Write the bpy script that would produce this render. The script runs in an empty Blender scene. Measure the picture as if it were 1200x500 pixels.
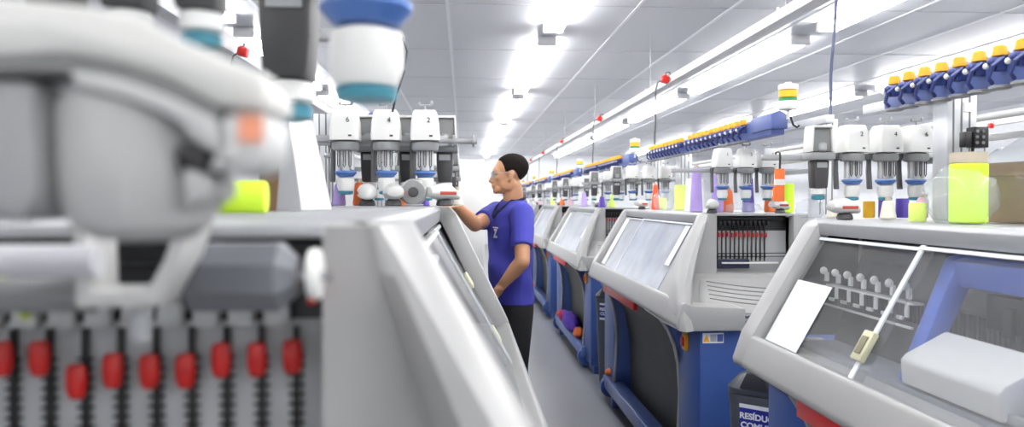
import bpy, bmesh, math, random
from mathutils import Vector, Matrix, noise
random.seed(7)
R = math.radians
col = bpy.context.scene.collection
scene = bpy.context.scene

# ------------------------------------------------------------------ materials
def lin(c):
    return tuple(((v/255)/12.92 if v/255 <= .04045 else ((v/255+.055)/1.055)**2.4) for v in c)
MATS = {}
def mat(name, rgb, rough=.5, metal=0., spec=.5, coat=0., noise_amt=0., noise_scale=8., bump=0., bump_scale=300., alpha=1., trans=0.):
    if name in MATS: return MATS[name]
    m = bpy.data.materials.new(name); m.use_nodes = True
    nt = m.node_tree; b = nt.nodes['Principled BSDF']
    c = lin(rgb)
    b.inputs['Base Color'].default_value = (*c, 1)
    b.inputs['Roughness'].default_value = rough
    b.inputs['Metallic'].default_value = metal
    b.inputs['Specular IOR Level'].default_value = spec
    b.inputs['Coat Weight'].default_value = coat
    b.inputs['Alpha'].default_value = alpha
    b.inputs['Transmission Weight'].default_value = trans
    tc = nt.nodes.new('ShaderNodeTexCoord')
    nz = nt.nodes.new('ShaderNodeTexNoise'); nz.inputs['Scale'].default_value = noise_scale; nz.inputs['Detail'].default_value = 4
    nt.links.new(tc.outputs['Object'], nz.inputs['Vector'])
    a = noise_amt if noise_amt else .03
    ramp = nt.nodes.new('ShaderNodeValToRGB')
    ramp.color_ramp.elements[0].position = .3; ramp.color_ramp.elements[1].position = .7
    ramp.color_ramp.elements[0].color = (*[max(0, v*(1-a)) for v in c], 1)
    ramp.color_ramp.elements[1].color = (*[min(1, v*(1+a)) for v in c], 1)
    nt.links.new(nz.outputs['Fac'], ramp.inputs['Fac'])
    nt.links.new(ramp.outputs['Color'], b.inputs['Base Color'])
    if bump:
        n2 = nt.nodes.new('ShaderNodeTexNoise'); n2.inputs['Scale'].default_value = bump_scale
        nt.links.new(tc.outputs['Object'], n2.inputs['Vector'])
        bp = nt.nodes.new('ShaderNodeBump'); bp.inputs['Strength'].default_value = bump; bp.inputs['Distance'].default_value = .002
        nt.links.new(n2.outputs['Fac'], bp.inputs['Height']); nt.links.new(bp.outputs['Normal'], b.inputs['Normal'])
    MATS[name] = m
    return m
def emit(name, rgb, strength):
    m = bpy.data.materials.new(name); m.use_nodes = True
    nt = m.node_tree; b = nt.nodes['Principled BSDF']
    b.inputs['Base Color'].default_value = (.9, .9, .9, 1)
    b.inputs['Emission Color'].default_value = (*lin(rgb), 1); b.inputs['Emission Strength'].default_value = strength
    return m
def clear(name, rgb=(240, 245, 250), clear_amt=.8, haze=.1, rough=.05, scratches=0., refl=.5):
    """clear plastic: transparent, a little dusty haze, and a glossy surface"""
    m = bpy.data.materials.new(name); m.use_nodes = True
    nt = m.node_tree; nt.nodes.clear(); N = nt.nodes.new
    out = N('ShaderNodeOutputMaterial')
    tr = N('ShaderNodeBsdfTransparent'); tr.inputs['Color'].default_value = (*lin(rgb), 1)
    df = N('ShaderNodeBsdfDiffuse'); df.inputs['Color'].default_value = (*lin(rgb), 1)
    gl = N('ShaderNodeBsdfGlossy'); gl.inputs['Roughness'].default_value = rough
    m1 = N('ShaderNodeMixShader'); m1.inputs['Fac'].default_value = haze
    if scratches:
        tc = N('ShaderNodeTexCoord'); nz = N('ShaderNodeTexNoise'); nz.inputs['Scale'].default_value = 5; nz.inputs['Detail'].default_value = 6
        mp = N('ShaderNodeMapRange'); mp.inputs['To Min'].default_value = max(0, haze-scratches); mp.inputs['To Max'].default_value = haze+scratches
        nt.links.new(tc.outputs['Object'], nz.inputs['Vector']); nt.links.new(nz.outputs['Fac'], mp.inputs['Value']); nt.links.new(mp.outputs['Result'], m1.inputs['Fac'])
    nt.links.new(tr.outputs[0], m1.inputs[1]); nt.links.new(df.outputs[0], m1.inputs[2])
    lw = N('ShaderNodeLayerWeight'); lw.inputs['Blend'].default_value = .5
    pw = N('ShaderNodeMath'); pw.operation = 'POWER'; pw.inputs[1].default_value = 4.
    nt.links.new(lw.outputs['Facing'], pw.inputs[0])
    fr = N('ShaderNodeMapRange'); fr.inputs['To Min'].default_value = .03; fr.inputs['To Max'].default_value = refl
    nt.links.new(pw.outputs[0], fr.inputs['Value'])
    m2 = N('ShaderNodeMixShader')
    nt.links.new(fr.outputs[0], m2.inputs['Fac']); nt.links.new(m1.outputs[0], m2.inputs[1]); nt.links.new(gl.outputs[0], m2.inputs[2])
    nt.links.new(m2.outputs[0], out.inputs['Surface'])
    MATS[name] = m
    return m

PANEL = mat('hood_plastic', (168, 168, 167), .35, noise_amt=.015, bump=.06, bump_scale=500)
PANEL_D = mat('end_panel_plastic', (170, 170, 169), .45, noise_amt=.015, bump=.06, bump_scale=500)
WHITE = mat('white_plastic', (236, 236, 233), .35)
OFFW = mat('off_white_paint', (226, 226, 226), .5)
GREY = mat('mid_grey_plastic', (128, 129, 130), .45)
LGREY = mat('light_grey_metal', (168, 170, 172), .4, metal=.2)
DGREY = mat('dark_grey_plastic', (62, 62, 63), .5)
BLACK = mat('black_plastic', (22, 22, 24), .4)
GROOVE = mat('groove_dark', (112, 112, 112), .6)
BLUE = mat('machine_blue_paint', (50, 78, 142), .4, noise_amt=.05)
BLUE_L = mat('blue_leg_paint', (72, 98, 160), .35, noise_amt=.05)
BLUE_C = mat('carriage_blue_paint', (74, 106, 196), .4, noise_amt=.05)
RAILBLUE = mat('guide_bar_blue', (88, 104, 162), .4, noise_amt=.05)
RED = mat('red_plastic', (196, 24, 18), .35)
RED_BEAD = mat('bead_red', (176, 16, 10), .35)
YEL = mat('cap_yellow', (246, 172, 30), .4)
ORANGE = mat('orange_plastic', (238, 110, 30), .5)
TEAL = mat('teal_ring', (60, 128, 146), .4)
CUPBLUE = mat('funnel_blue', (74, 112, 178), .35)
CHROME = mat('brushed_steel', (200, 200, 200), .22, metal=.9)
ALU = mat('aluminium_profile', (226, 228, 230), .35, metal=.15)
DARKBLUE = mat('blue_guide_arm', (58, 70, 128), .4)
INTERIOR = mat('machine_interior', (88, 88, 92), .5, noise_amt=.2, noise_scale=20)
INTBLACK = mat('machine_black_interior', (40, 40, 42), .6, noise_amt=.3, noise_scale=12)
SHEET = mat('take_down_sheet', (52, 54, 52), .55, noise_amt=.15)
LIME = mat('lime_yarn', (214, 255, 62), .7, noise_amt=.04, bump=.3, bump_scale=60)
LIMEP = mat('pale_lime_yarn', (228, 250, 130), .7, noise_amt=.04, bump=.3, bump_scale=60)
CARD = mat('cardboard', (168, 138, 104), .8, noise_amt=.08)
CARD_L = mat('grey_cardboard', (196, 184, 164), .8, noise_amt=.06)
PAPER = mat('paper_white', (240, 242, 245), .7, noise_amt=.02)
PURPLE = mat('purple_yarn', (104, 82, 180), .7, noise_amt=.1, bump=.3, bump_scale=60)
LILAC = mat('lilac_yarn', (178, 156, 220), .7, noise_amt=.08, bump=.3, bump_scale=60)
PINK = mat('pink_yarn', (228, 190, 208), .7, noise_amt=.06, bump=.3, bump_scale=60)
CREAM = mat('cream_yarn', (240, 236, 222), .7, noise_amt=.05, bump=.3, bump_scale=60)
ORG_Y = mat('orange_yarn', (242, 120, 60), .7, noise_amt=.08, bump=.3, bump_scale=60)
BEIGE = mat('beige_latch', (206, 204, 172), .45)
BIN = mat('bin_grey', (72, 76, 84), .5, noise_amt=.05)
LABELBLUE = mat('label_blue', (24, 36, 140), .5)
INK = mat('ink_dark', (40, 40, 44), .6)
MAGENTA = mat('magenta_cloth', (220, 50, 110), .8)
YWIRE = mat('yellow_green_wire', (170, 190, 50), .5)
SKIN = mat('skin', (190, 140, 104), .5, noise_amt=.06, noise_scale=14)
HAIR = mat('hair', (24, 19, 17), .9, spec=.15, noise_amt=.25, noise_scale=60, bump=.5, bump_scale=200)
SHIRT = mat('shirt_blue', (58, 60, 160), .8, noise_amt=.08, noise_scale=6, bump=.15, bump_scale=250)
COLLAR = mat('collar_navy', (22, 22, 52), .8)
TROUS = mat('trousers_black', (26, 26, 30), .85, noise_amt=.2, noise_scale=8)
GLASSM = mat('lens_frame_clear', (225, 228, 230), .15, alpha=.55)
PANE = clear('pane_plastic', (246, 247, 248), haze=.035, rough=.3, scratches=.035, refl=.22)
PANE_F = clear('pane_plastic_dusty', (236, 240, 246), haze=.36, rough=.3, scratches=.2, refl=.3)
BAG = clear('plastic_bag', (248, 250, 252), haze=.14, rough=.2, scratches=.14, refl=.35)
LAMP = emit('tube_glow', (254, 253, 252), 34)

# ------------------------------------------------------------------ mesh builder
class MB:
    def __init__(self, s=1):
        self.bm = bmesh.new(); self.s = s; self.mi = 0
    def v(self, p): return self.bm.verts.new((p[0]*self.s, p[1], p[2]))
    def face(self, vs, smooth=False):
        try:
            f = self.bm.faces.new(vs); f.smooth = smooth; f.material_index = self.mi; return f
        except ValueError: return None
    def box(self, a, b, bev=0., seg=2):
        """box from corner a to corner b"""
        t = bmesh.new()
        x0, y0, z0 = [min(a[i], b[i]) for i in range(3)]; x1, y1, z1 = [max(a[i], b[i]) for i in range(3)]
        bmesh.ops.create_cube(t, size=1)
        for v in t.verts: v.co = Vector((x0+(v.co.x+.5)*(x1-x0), y0+(v.co.y+.5)*(y1-y0), z0+(v.co.z+.5)*(z1-z0)))
        if bev: bmesh.ops.bevel(t, geom=t.edges[:], offset=min(bev, .49*min(x1-x0, y1-y0, z1-z0)), segments=seg, profile=.5, affect='EDGES')
        self.absorb(t); return self
    def absorb(self, t, M=None):
        mp = {}
        for v in t.verts:
            c = M @ v.co if M else v.co
            mp[v] = self.v(c)
        for f in t.faces: self.face([mp[v] for v in f.verts], True)
        t.free()
    def obox(self, c, size, rot=None, bev=0.):
        t = bmesh.new(); bmesh.ops.create_cube(t, size=1)
        for v in t.verts: v.co = Vector((v.co.x*size[0], v.co.y*size[1], v.co.z*size[2]))
        if bev: bmesh.ops.bevel(t, geom=t.edges[:], offset=bev, segments=2, profile=.5, affect='EDGES')
        M = Matrix.Translation(c) @ (rot.to_4x4() if rot is not None else Matrix())
        self.absorb(t, M); return self
    def prism(self, pts, lo, hi, axis='y', bev=0.):
        """polygon in the other two axes, extruded along axis"""
        t = bmesh.new()
        def P(p, q):
            return {'y': (p[0], q, p[1]), 'x': (q, p[0], p[1]), 'z': (p[0], p[1], q)}[axis]
        a = [t.verts.new(P(p, lo)) for p in pts]; b = [t.verts.new(P(p, hi)) for p in pts]
        n = len(pts)
        t.faces.new(a); t.faces.new(b[::-1])
        for i in range(n): t.faces.new([a[i], b[i], b[(i+1) % n], a[(i+1) % n]])
        bmesh.ops.recalc_face_normals(t, faces=t.faces[:])
        if bev: bmesh.ops.bevel(t, geom=t.edges[:], offset=bev, segments=2, profile=.5, affect='EDGES')
        self.absorb(t); return self
    def loft(self, rings, closed=True, cap=True):
        rv = [[self.v(p) for p in r] for r in rings]
        n = len(rv[0])
        for i in range(len(rv)-1):
            for j in range(n if closed else n-1):
                k = (j+1) % n
                self.face([rv[i][j], rv[i][k], rv[i+1][k], rv[i+1][j]], True)
        if cap and closed: self.face(rv[0][::-1]); self.face(rv[-1])
        return self
    def lathe(self, prof, c=(0, 0, 0), seg=20, axis='z', sx=1., sy=1.):
        rings = []
        for r, h in prof:
            ring = []
            for k in range(seg):
                a = 2*math.pi*k/seg
                x, y = r*math.cos(a)*sx, r*math.sin(a)*sy
                p = {'z': (x, y, h), 'y': (x, h, y), 'x': (h, x, y)}[axis]
                ring.append((c[0]+p[0], c[1]+p[1], c[2]+p[2]))
            rings.append(ring)
        return self.loft(rings)
    def cyl(self, p, q, r, r2=None, seg=14):
        p, q = Vector(p), Vector(q); r2 = r if r2 is None else r2
        d = (q-p).normalized(); u = d.orthogonal().normalized(); w = d.cross(u)
        ring = lambda c, rr: [c+rr*(math.cos(2*math.pi*k/seg)*u+math.sin(2*math.pi*k/seg)*w) for k in range(seg)]
        return self.loft([ring(p, r), ring(q, r2)])
    def tube(self, pts, r, seg=8):
        pts = [Vector(p) for p in pts]; rings = []; u = None
        for i, p in enumerate(pts):
            d = (pts[min(i+1, len(pts)-1)]-pts[max(i-1, 0)]).normalized()
            u = d.orthogonal().normalized() if u is None else (u-d*u.dot(d)).normalized()
            w = d.cross(u)
            rings.append([p+r*(math.cos(2*math.pi*k/seg)*u+math.sin(2*math.pi*k/seg)*w) for k in range(seg)])
        return self.loft(rings)
    def ell(self, c, r, rot=None, seg=16, rings=10):
        t = bmesh.new(); bmesh.ops.create_uvsphere(t, u_segments=seg, v_segments=rings, radius=1)
        M = Matrix.Translation(c) @ (rot.to_4x4() if rot is not None else Matrix()) @ Matrix.Diagonal((*r, 1))
        self.absorb(t, M); return self
    def mesh(self, name, mats, angle=32):
        bm = self.bm
        bmesh.ops.recalc_face_normals(bm, faces=bm.faces[:])
        me = bpy.data.meshes.new(name); bm.to_mesh(me); bm.free()
        for m in (mats if isinstance(mats, (list, tuple)) else [mats]): me.materials.append(m)
        me.shade_smooth(); me.set_sharp_from_angle(angle=R(angle))
        return me
    def build(self, name, mats, parent=None, angle=32, loc=None):
        return link(name, self.mesh(name, mats, angle), parent, loc)
def link(name, me, parent=None, loc=None):
    o = bpy.data.objects.new(name, me); col.objects.link(o)
    if parent is not None: o.parent = parent
    if loc is not None: o.location = loc
    return o
def tag(o, label=None, cat=None, group=None, kind=None):
    if label: o['label'] = label
    if cat: o['category'] = cat
    if group: o['group'] = group
    if kind: o['kind'] = kind
    return o
def empty(name, loc, rz=0., label=None, cat=None, group=None):
    o = bpy.data.objects.new(name, None); col.objects.link(o); o.location = loc; o.rotation_euler = (0, 0, rz)
    return tag(o, label, cat, group)
def dup(o, parent=None, loc=None, label=None, group=None, skip=()):
    c = o.copy(); col.objects.link(c)
    if parent is not None: c.parent = parent
    if loc is not None: c.location = loc
    if label: c['label'] = label
    if group: c['group'] = group
    for ch in list(o.children):
        if ch.name.split('.')[0] in skip: continue
        dup(ch, c, skip=skip)
    return c
_dg_txt = {}
def text_mesh(body, size, depth=.0006, align='CENTER', bold=0.):
    key = (body, size, depth, align, bold)
    if key in _dg_txt: return _dg_txt[key]
    cu = bpy.data.curves.new('lettering', 'FONT'); cu.body = body; cu.size = size; cu.extrude = depth; cu.align_x = align; cu.align_y = 'CENTER'; cu.offset = bold
    o = bpy.data.objects.new('lettering', cu); col.objects.link(o)
    bpy.context.view_layer.update()
    dg = bpy.context.evaluated_depsgraph_get()
    me = bpy.data.meshes.new_from_object(o.evaluated_get(dg))
    bpy.data.objects.remove(o); bpy.data.curves.remove(cu)
    _dg_txt[key] = me
    return me
def text(name, body, size, m, parent, loc, rot, **k):
    me = text_mesh(body, size, **k).copy(); me.materials.clear(); me.materials.append(m)
    o = link(name, me, parent, loc); o.rotation_euler = rot; return o
def smooth_remesh(bm_builder, voxel, iters, m, name, lam=.5):
    """join overlapping solids into one continuous surface"""
    me = bm_builder.mesh(name+'_raw', m)
    o = bpy.data.objects.new(name+'_raw', me); col.objects.link(o)
    md = o.modifiers.new('r', 'REMESH'); md.mode = 'VOXEL'; md.voxel_size = voxel; md.use_smooth_shade = True
    if iters:
        ms = o.modifiers.new('s', 'SMOOTH'); ms.factor = lam; ms.iterations = iters
    bpy.context.view_layer.update()
    dg = bpy.context.evaluated_depsgraph_get()
    out = bpy.data.meshes.new_from_object(o.evaluated_get(dg)); out.name = name
    bpy.data.objects.remove(o)
    out.materials.clear(); out.materials.append(m)
    out.shade_smooth()
    return out

# ------------------------------------------------------------------ room
CEIL = 2.95
X0, X1, Y0, Y1 = -5.5, 8.6, -5.0, 25.0
FLOORM = mat('floor_grey_epoxy', (128, 130, 134), .28, noise_amt=.06, noise_scale=1.5, bump=.05, bump_scale=40)
CEILM = mat('ceiling_panel', (205, 206, 212), .32, noise_amt=.02, noise_scale=.7)
WALLM = mat('wall_white', (240, 242, 245), .6)
SEAM = mat('ceiling_seam_white', (236, 238, 242), .5)
SEAM_D = mat('ceiling_joint_grey', (178, 178, 184), .5)
tag(MB().box((X0, Y0, -.1), (X1, Y1, 0)).build('floor', FLOORM), kind='structure')
tag(MB().box((X0, Y0, CEIL), (X1, Y1, CEIL+.1)).build('ceiling', CEILM), kind='structure')
tag(MB().box((X0-.1, Y0, 0), (X0, Y1, CEIL)).build('wall_left', WALLM), kind='structure')
tag(MB().box((X1, Y0, 0), (X1+.1, Y1, CEIL)).build('wall_right', WALLM), kind='structure')
tag(MB().box((X0, Y1, 0), (X1, Y1+.1, CEIL)).build('wall_far', WALLM), kind='structure')
tag(MB().box((X0, Y0-.1, 0), (X1, Y0, CEIL)).build('wall_behind', WALLM), kind='structure')
n = 0
x = -.12-.735*7
while x < X1-.1:
    n += 1
    if abs(x-.615) > .05:
        tag(MB().box((x-.013, Y0, CEIL-.006), (x+.013, Y1, CEIL)).build('trim_%d' % n, SEAM), kind='structure')
    x += .735
y = .6
while y < Y1:
    n += 1
    tag(MB().box((X0, y-.006, CEIL-.003), (X1, y+.006, CEIL)).build('trim_%d' % n, SEAM_D), kind='structure')
    y += 1.72

# ceiling lamps: long twin tube battens in rows
def make_lamp():
    t = empty('ceiling_lamp', (0, 0, 0))
    MB().box((-.05, 0, -.035), (.05, 3.2, 0), .006).build('batten', OFFW, t)
    for s in (-1, 1):
        MB().cyl((s*.055, .05, -.06), (s*.055, 3.15, -.06), .022, seg=10).build('tube', LAMP, t)
    for yy in (0, 3.15):
        MB().box((-.085, yy, -.085), (.085, yy+.05, -.0), .006).build('end_cap', OFFW, t)
    return t
lamp0 = make_lamp(); first = True
ORD = ['first', 'second', 'third', 'fourth', 'fifth', 'sixth', 'seventh', 'eighth', 'ninth', 'tenth']
for rowname, lx, off in (('over the aisle', .76, 3.18), ('right of the trunking', 3.06, 3.0), ('at the far right', 5.4, 2.6), ('over the left row', -1.9, 3.0)):
    for k in range(-3, 6):  # lowest steps add unseen lamps behind the camera to brighten camera-facing sides
        yy = off+k*3.65
        if yy < Y0+.1 or yy+3.2 > Y1: continue
        lb = 'white twin-tube ceiling lamp %s, %s in its row from the near wall' % (rowname, ORD[k+3])
        if first: o = lamp0; o.location = (lx, yy, CEIL); tag(o, lb, 'ceiling lamp', 'fluorescent ceiling lamps'); first = False
        else: o = dup(lamp0, None, (lx, yy, CEIL), lb)

# cable trunking under the ceiling
def dots_mat():
    m = mat('perforated_steel', (226, 226, 226), .5); nt = m.node_tree; b = nt.nodes['Principled BSDF']
    tc = nt.nodes.new('ShaderNodeTexCoord'); mp = nt.nodes.new('ShaderNodeMapping'); mp.inputs['Scale'].default_value = (0, 55, 70)
    vo = nt.nodes.new('ShaderNodeTexVoronoi'); vo.inputs['Randomness'].default_value = 0; vo.inputs['Scale'].default_value = 1
    lt = nt.nodes.new('ShaderNodeMath'); lt.operation = 'LESS_THAN'; lt.inputs[1].default_value = .33
    mx = nt.nodes.new('ShaderNodeMix'); mx.data_type = 'RGBA'; mx.inputs[6].default_value = (*lin((226, 226, 226)), 1); mx.inputs[7].default_value = (*lin((96, 96, 98)), 1)
    nt.links.new(tc.outputs['Object'], mp.inputs['Vector']); nt.links.new(mp.outputs['Vector'], vo.inputs['Vector']); nt.links.new(vo.outputs['Distance'], lt.inputs[0])
    nt.links.new(lt.outputs[0], mx.inputs[0]); nt.links.new(mx.outputs[2], b.inputs['Base Color'])
    return m
def trunking(x, h0, h1, label):
    t = empty('cable_trunking', (x, 0, 0), 0, label, 'trunking', 'overhead cable trunking')
    MB().prism([(-.045, h0), (-.045, h1), (.045, h1), (.045, h0)], Y0+.2, Y1-.2, 'y', .003).build('channel', OFFW, t)
    y = 1.0
    k = 0
    while y < 24:
        if k == 1 and x > 0:
            v = MB().box((-.0465, y-.26, h0+.008), (-.0452, y, h1-.008))
            v.build('vent_grille', dots_mat(), t)
        MB().box((-.044, y-.015, h1), (.064, y+.015, h1+.015)).tube([(0, y, h1+.01), (0, y, CEIL-.001)], .0025).build('hanger', LGREY, t)
        y += 2.88; k += 1
    return t
trunking(1.70, 2.40, 2.455, 'white perforated trunking running above the right machine row')
trunking(-1.52, 2.40, 2.50, 'white trunking running above the left machine row')
trunking(6.7, 2.40, 2.50, 'white trunking above the far right side of the hall')

def drop_cable(x, y, z0, z1, label, plug=True, sag=.05, rad=.006):
    t = empty('drop_cable', (x, y, z0), 0, label, 'power cable', 'power cables hanging from the trunking')
    if plug:
        MB().obox((0, 0, -.035), (.06, .06, .055), Matrix.Rotation(R(12), 3, 'Y'), .008).box((-.012, -.03, -.012), (.012, .03, .0), .003).build('red_plug', RED, t)
        MB().tube([(-.03, 0, -.04), (-.06, 0, -.06), (-.075, 0, -.12), (-.078, 0, -.3)] + [(-.078+.004*math.sin(i), 0, -.3-(z0-.3-z1)*i/8) for i in range(1, 9)], rad).build('cord', DGREY, t)
        MB().tube([(.0, 0, -.01), (.01, 0, .02), (.035, 0, .025), (.05, 0, -.0)], .004).build('hook', BLACK, t)
    else:
        MB().tube([(-.03*i/10+.006*math.sin(i*.9), .01*math.sin(i), -(z0-z1)*i/10) for i in range(11)], rad).build('cord', mat('cable_blue_grey', (84, 90, 120), .5), t)
    return t
drop_cable(1.64, 3.22, 2.395, 1.83, 'thick blue-grey cable dropping beside the white column of the second right machine', False, rad=.007)
for k, (yy, w) in enumerate(((5.95, 'above the second right machine'), (8.85, 'above the third right machine'), (12.3, 'above the fourth right machine'), (15.2, 'above the fifth right machine'), (18.0, 'above the sixth right machine'))):
    drop_cable(1.615, yy, 2.455, 1.80, 'red plug with dangling black cord hanging from trunking ' + w)
drop_cable(6.58, 9.0, 2.42, 1.9, 'red plug with black cord on the far right trunking')
drop_cable(-1.40, 4.9, 2.43, 1.85, 'red plug with black cord on the left trunking')

# ------------------------------------------------------------------ knitting machine
HL = 2.38     # hood length; local y 0 = near end; local x (times s) = depth from the aisle
RIDGE = [(.004, .0, .876), (.0, .03, .95), (.034, .13, 1.08), (.122, .27, 1.235), (.222, .385, 1.385)]
def lerp(a, b, t): return a+(b-a)*t
def pane_pt(t): return (.065+.195*t, .985+.342*t)     # (u, z) on the sloping pane
def machine(s, name='knitting_machine', n_tens=12, pitch=.0218, rack=True, ticks=False, dusty=True, ft=.255):
    B = lambda: MB(s)
    t = empty(name, (0, 0, 0))
    # base
    for (a, b) in ((.09, .42), (2.0, 2.36)):
        cab = B().box((.105, a, .07), (.92, b, .875), .012).box((.14, a+.03, 0), (.88, b-.03, .07)).build('base_cabinet', BLUE, t)
        if a == .09:
            sw = B().box((.088, .25, .745), (.105, .31, .825), .004).build('switch', mat('switch_yellow', (228, 160, 40), .4), cab)
            B().box((.078, .262, .765), (.088, .298, .808), .004).build('switch_knob', RED, cab)
            B().box((.118, .0885, .812), (.214, .09, .858)).build('warning_label', PAPER, cab)
            B().prism([(.121, .817), (.150, .817), (.1355, .852)], .087, .0884, 'y').build('warning_triangle', YEL, cab)
            B().box((.153, .087, .819), (.181, .0884, .852)).build('label_picture', mat('label_grey', (170, 176, 190), .6), cab)
            B().box((.184, .087, .819), (.211, .0884, .852)).build('label_picture', mat('label_pict_blue', (80, 100, 170), .6), cab)
    B().box((.32, .42, .07), (.92, 2.0, .875)).build('rear_body', BLUE, t)
    B().box((.34, .42, .0), (.9, 2.0, .07)).build('plinth', DGREY, t)
    # dark take-down sheet, curving back under the sill
    rings = []
    for (u, z) in ((.06, .875), (.10, .80), (.17, .68), (.205, .5), (.21, .3), (.21, .13)):
        rings.append([(u, .47, z), (u, 1.95, z), (u+.012, 1.95, z), (u+.012, .47, z)])
    B().loft(rings).build('take_down_sheet', SHEET, t)
    # curved leg plates
    for yy in (.43, 1.96):
        prof = [(.012, .882), (.055, .82), (.09, .74), (.11, .64), (.118, .5), (.112, .34), (.1, .2), (.085, .1), (.085, 0), (.3, 0), (.3, .882)]
        lg = B().prism(prof, yy, yy+.03, 'y', .004).build('leg', BLUE_L, t)
        edge = [(p[0]-.004, yy-.006, p[1]) for p in prof[:8]]
        B().tube(edge, .010, 6).build('leg_edge', LGREY, lg)
    fb = B().box((.062, .32, .10), (.165, 2.2, .19), .012).build('foot_bar', BLUE_L, t)
    for yy in (.34, 2.14):
        B().lathe([(.0, yy), (.075, yy+.002), (.078, yy+.03), (.075, yy+.058), (.0, yy+.06)], (.113, 0, .105), 18, 'y').build('foot_bar_end', BLUE, fb)
    B().ell((.113, 2.16, .205), (.04, .05, .035)).build('foot_bar_knob', ORANGE, fb)
    # front sill
    B().prism([(.02, .872), (-.012, .888), (-.014, .905), (.016, .992), (.026, 1.0), (.06, .984), (.30, .972), (.30, .872)], .05, HL-.02, 'y', .006).build('sill', PANEL, t)
    B().box((.012, 1.0, .825), (.035, 1.93, .8845), .004).build('stop_bar', RED, t)
    # near end cap: ridge moulding lofted along its own curve
    rings = []
    lev = []
    for i in range(len(RIDGE)-1):
        for k in range(4):
            q = k/4; a, b = RIDGE[i], RIDGE[i+1]; lev.append(tuple(lerp(a[j], b[j], q) for j in range(3)))
    lev.append(RIDGE[-1])
    # light smoothing
    for _ in range(3):
        lev = [lev[0]] + [tuple((lev[i-1][j]+2*lev[i][j]+lev[i+1][j])/4 for j in range(3)) for i in range(1, len(lev)-1)] + [lev[-1]]
    def crease(z):
        for (za, ua), (zb, ub) in zip(((.876, .105), (1.0, .125), (1.225, .2), (1.39, .25)), ((1.0, .125), (1.225, .2), (1.39, .25), (9, .25))):
            if z <= zb: return lerp(ua, ub, (z-za)/(zb-za))
    for (u, y, z) in lev:
        uc = max(crease(z), u+.012); yc = .384 if z > 1.08 else lerp(.16, .384, max(0, (z-.885)/.195))
        up = .065+.195*(z-.985)/.342
        rings.append([(max(up+.04, .03), .74, z), (max(up-.0, .0), .70, z), (lerp(u, up, .45)-.012, lerp(y, .7, .45), z), (u-.006, y+.09, z), (u-.006, y+.05, z), (u+.003, y+.022, z), (u+.016, y+.008, z), (lerp(u+.016, uc, .4), lerp(y+.008, yc, .14), z), (lerp(u+.016, uc, .75), lerp(y+.008, yc, .5), z), (uc, yc, z), (uc+.012, yc+.001, z), (.282, .385, z), (.287, .43, z), (.287, .74, z)])
    B().loft(rings).build('end_moulding', PANEL, t)
    # lower bulge of the end panel with its vents
    def bulge(z):
        P_ = ((.86, .14), (.90, .14), (.94, .155), (.985, .20), (1.03, .262), (1.07, .325), (1.097, .375), (1.2, .385))
        for (za, ya), (zb, yb_) in zip(P_, P_[1:]):
            if z <= zb: return lerp(ya, yb_, (z-za)/(zb-za))
    rings = []
    for z in (.876, .885, .90, .92, .94, .96, .985, 1.01, 1.03, 1.05, 1.07, 1.085, 1.097):
        uc = crease(z); y = bulge(z)
        rings.append([(uc-.02, y+.03, z), (uc+.02, y+.006, z), (uc+.06, y, z), (.90, y, z), (.93, y+.02, z), (.93, .50, z), (uc-.02, .50, z)])
    ep = B().loft(rings).build('end_panel', PANEL_D, t)
    rings = []
    for z, ul in ((.885, .36), (.905, .33), (.925, .27), (.945, .20), (.965, .165), (.99, .155), (1.02, .165), (1.05, .18), (1.075, .20)):
        y = bulge(z)-.012
        rings.append([(ul-.012, y+.012, z), (ul, y+.002, z), (ul+.012, y, z), (.89, y, z), (.90, y+.03, z), (ul-.012, y+.03, z)])
    B().loft(rings).build('vent_field', PANEL_D, ep)
    v = B()
    for k in range(5):
        pts = []
        for q in range(13):
            f = q/12; u = .205-.004*k+f*.42; z = 1.066-.017*k-.034*(1-(1-f)**2)
            pts.append((u, bulge(z)-.0125, z))
        v.tube(pts, .0026, 6)
    v.build('vent_louvres', GROOVE, ep)
    hd = B().cyl((.25, .08, .935), (.56, .08, .935), .012).box((.5, .08, .93), (.52, .15, .945)).build('end_handle', CHROME, ep)
    B().cyl((.225, .08, .935), (.25, .08, .935), .014).build('handle_cap', BLACK, hd)
    # upper end wall with the tensioner window
    B().box((.66, .37, 1.09), (.93, .43, 1.383), .006).build('end_wall', PANEL_D, t)
    if rack:
        u0 = .292
        first = .318 if ticks else .31
        W = max(.345, pitch*n_tens+.03)
        rk = B().box((u0-.005, .46, 1.09), (max(.66, u0+W), .48, 1.299 if ticks else 1.30)).build('tensioner_rack', mat('rack_plate', (176, 178, 180), .45), t)
        B().box((u0-.005, .462, 1.2995 if ticks else 1.3005), (max(.66, u0+W), .48, 1.375)).build('rack_back', BLACK, rk)
        B().box((u0, .42, 1.352), (u0+W, .455, 1.374), .004).build('rack_head', BLACK, rk)
        B().box((u0, .405, 1.190), (u0+W, .41, 1.194)).box((u0, .405, 1.174), (u0+W, .41, 1.178)).build('rack_wire', BLACK, rk)
        B().box((u0+.01, .43, 1.115), (u0+W*.5, .455, 1.16), .004).build('rack_motor', mat('rack_navy', (40, 44, 70), .5), rk)
        B().box((u0+.03, .41, 1.14), (u0+W*.9, .428, 1.147)).build('rack_bar', WHITE, rk)
        slot = None
        drop = [0, -.002, -.002, -.011, -.011, -.010, -.019, .0015, .0015, -.004, 0, -.01, 0, -.01]
        base = 1.272 if ticks else 1.285
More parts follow.
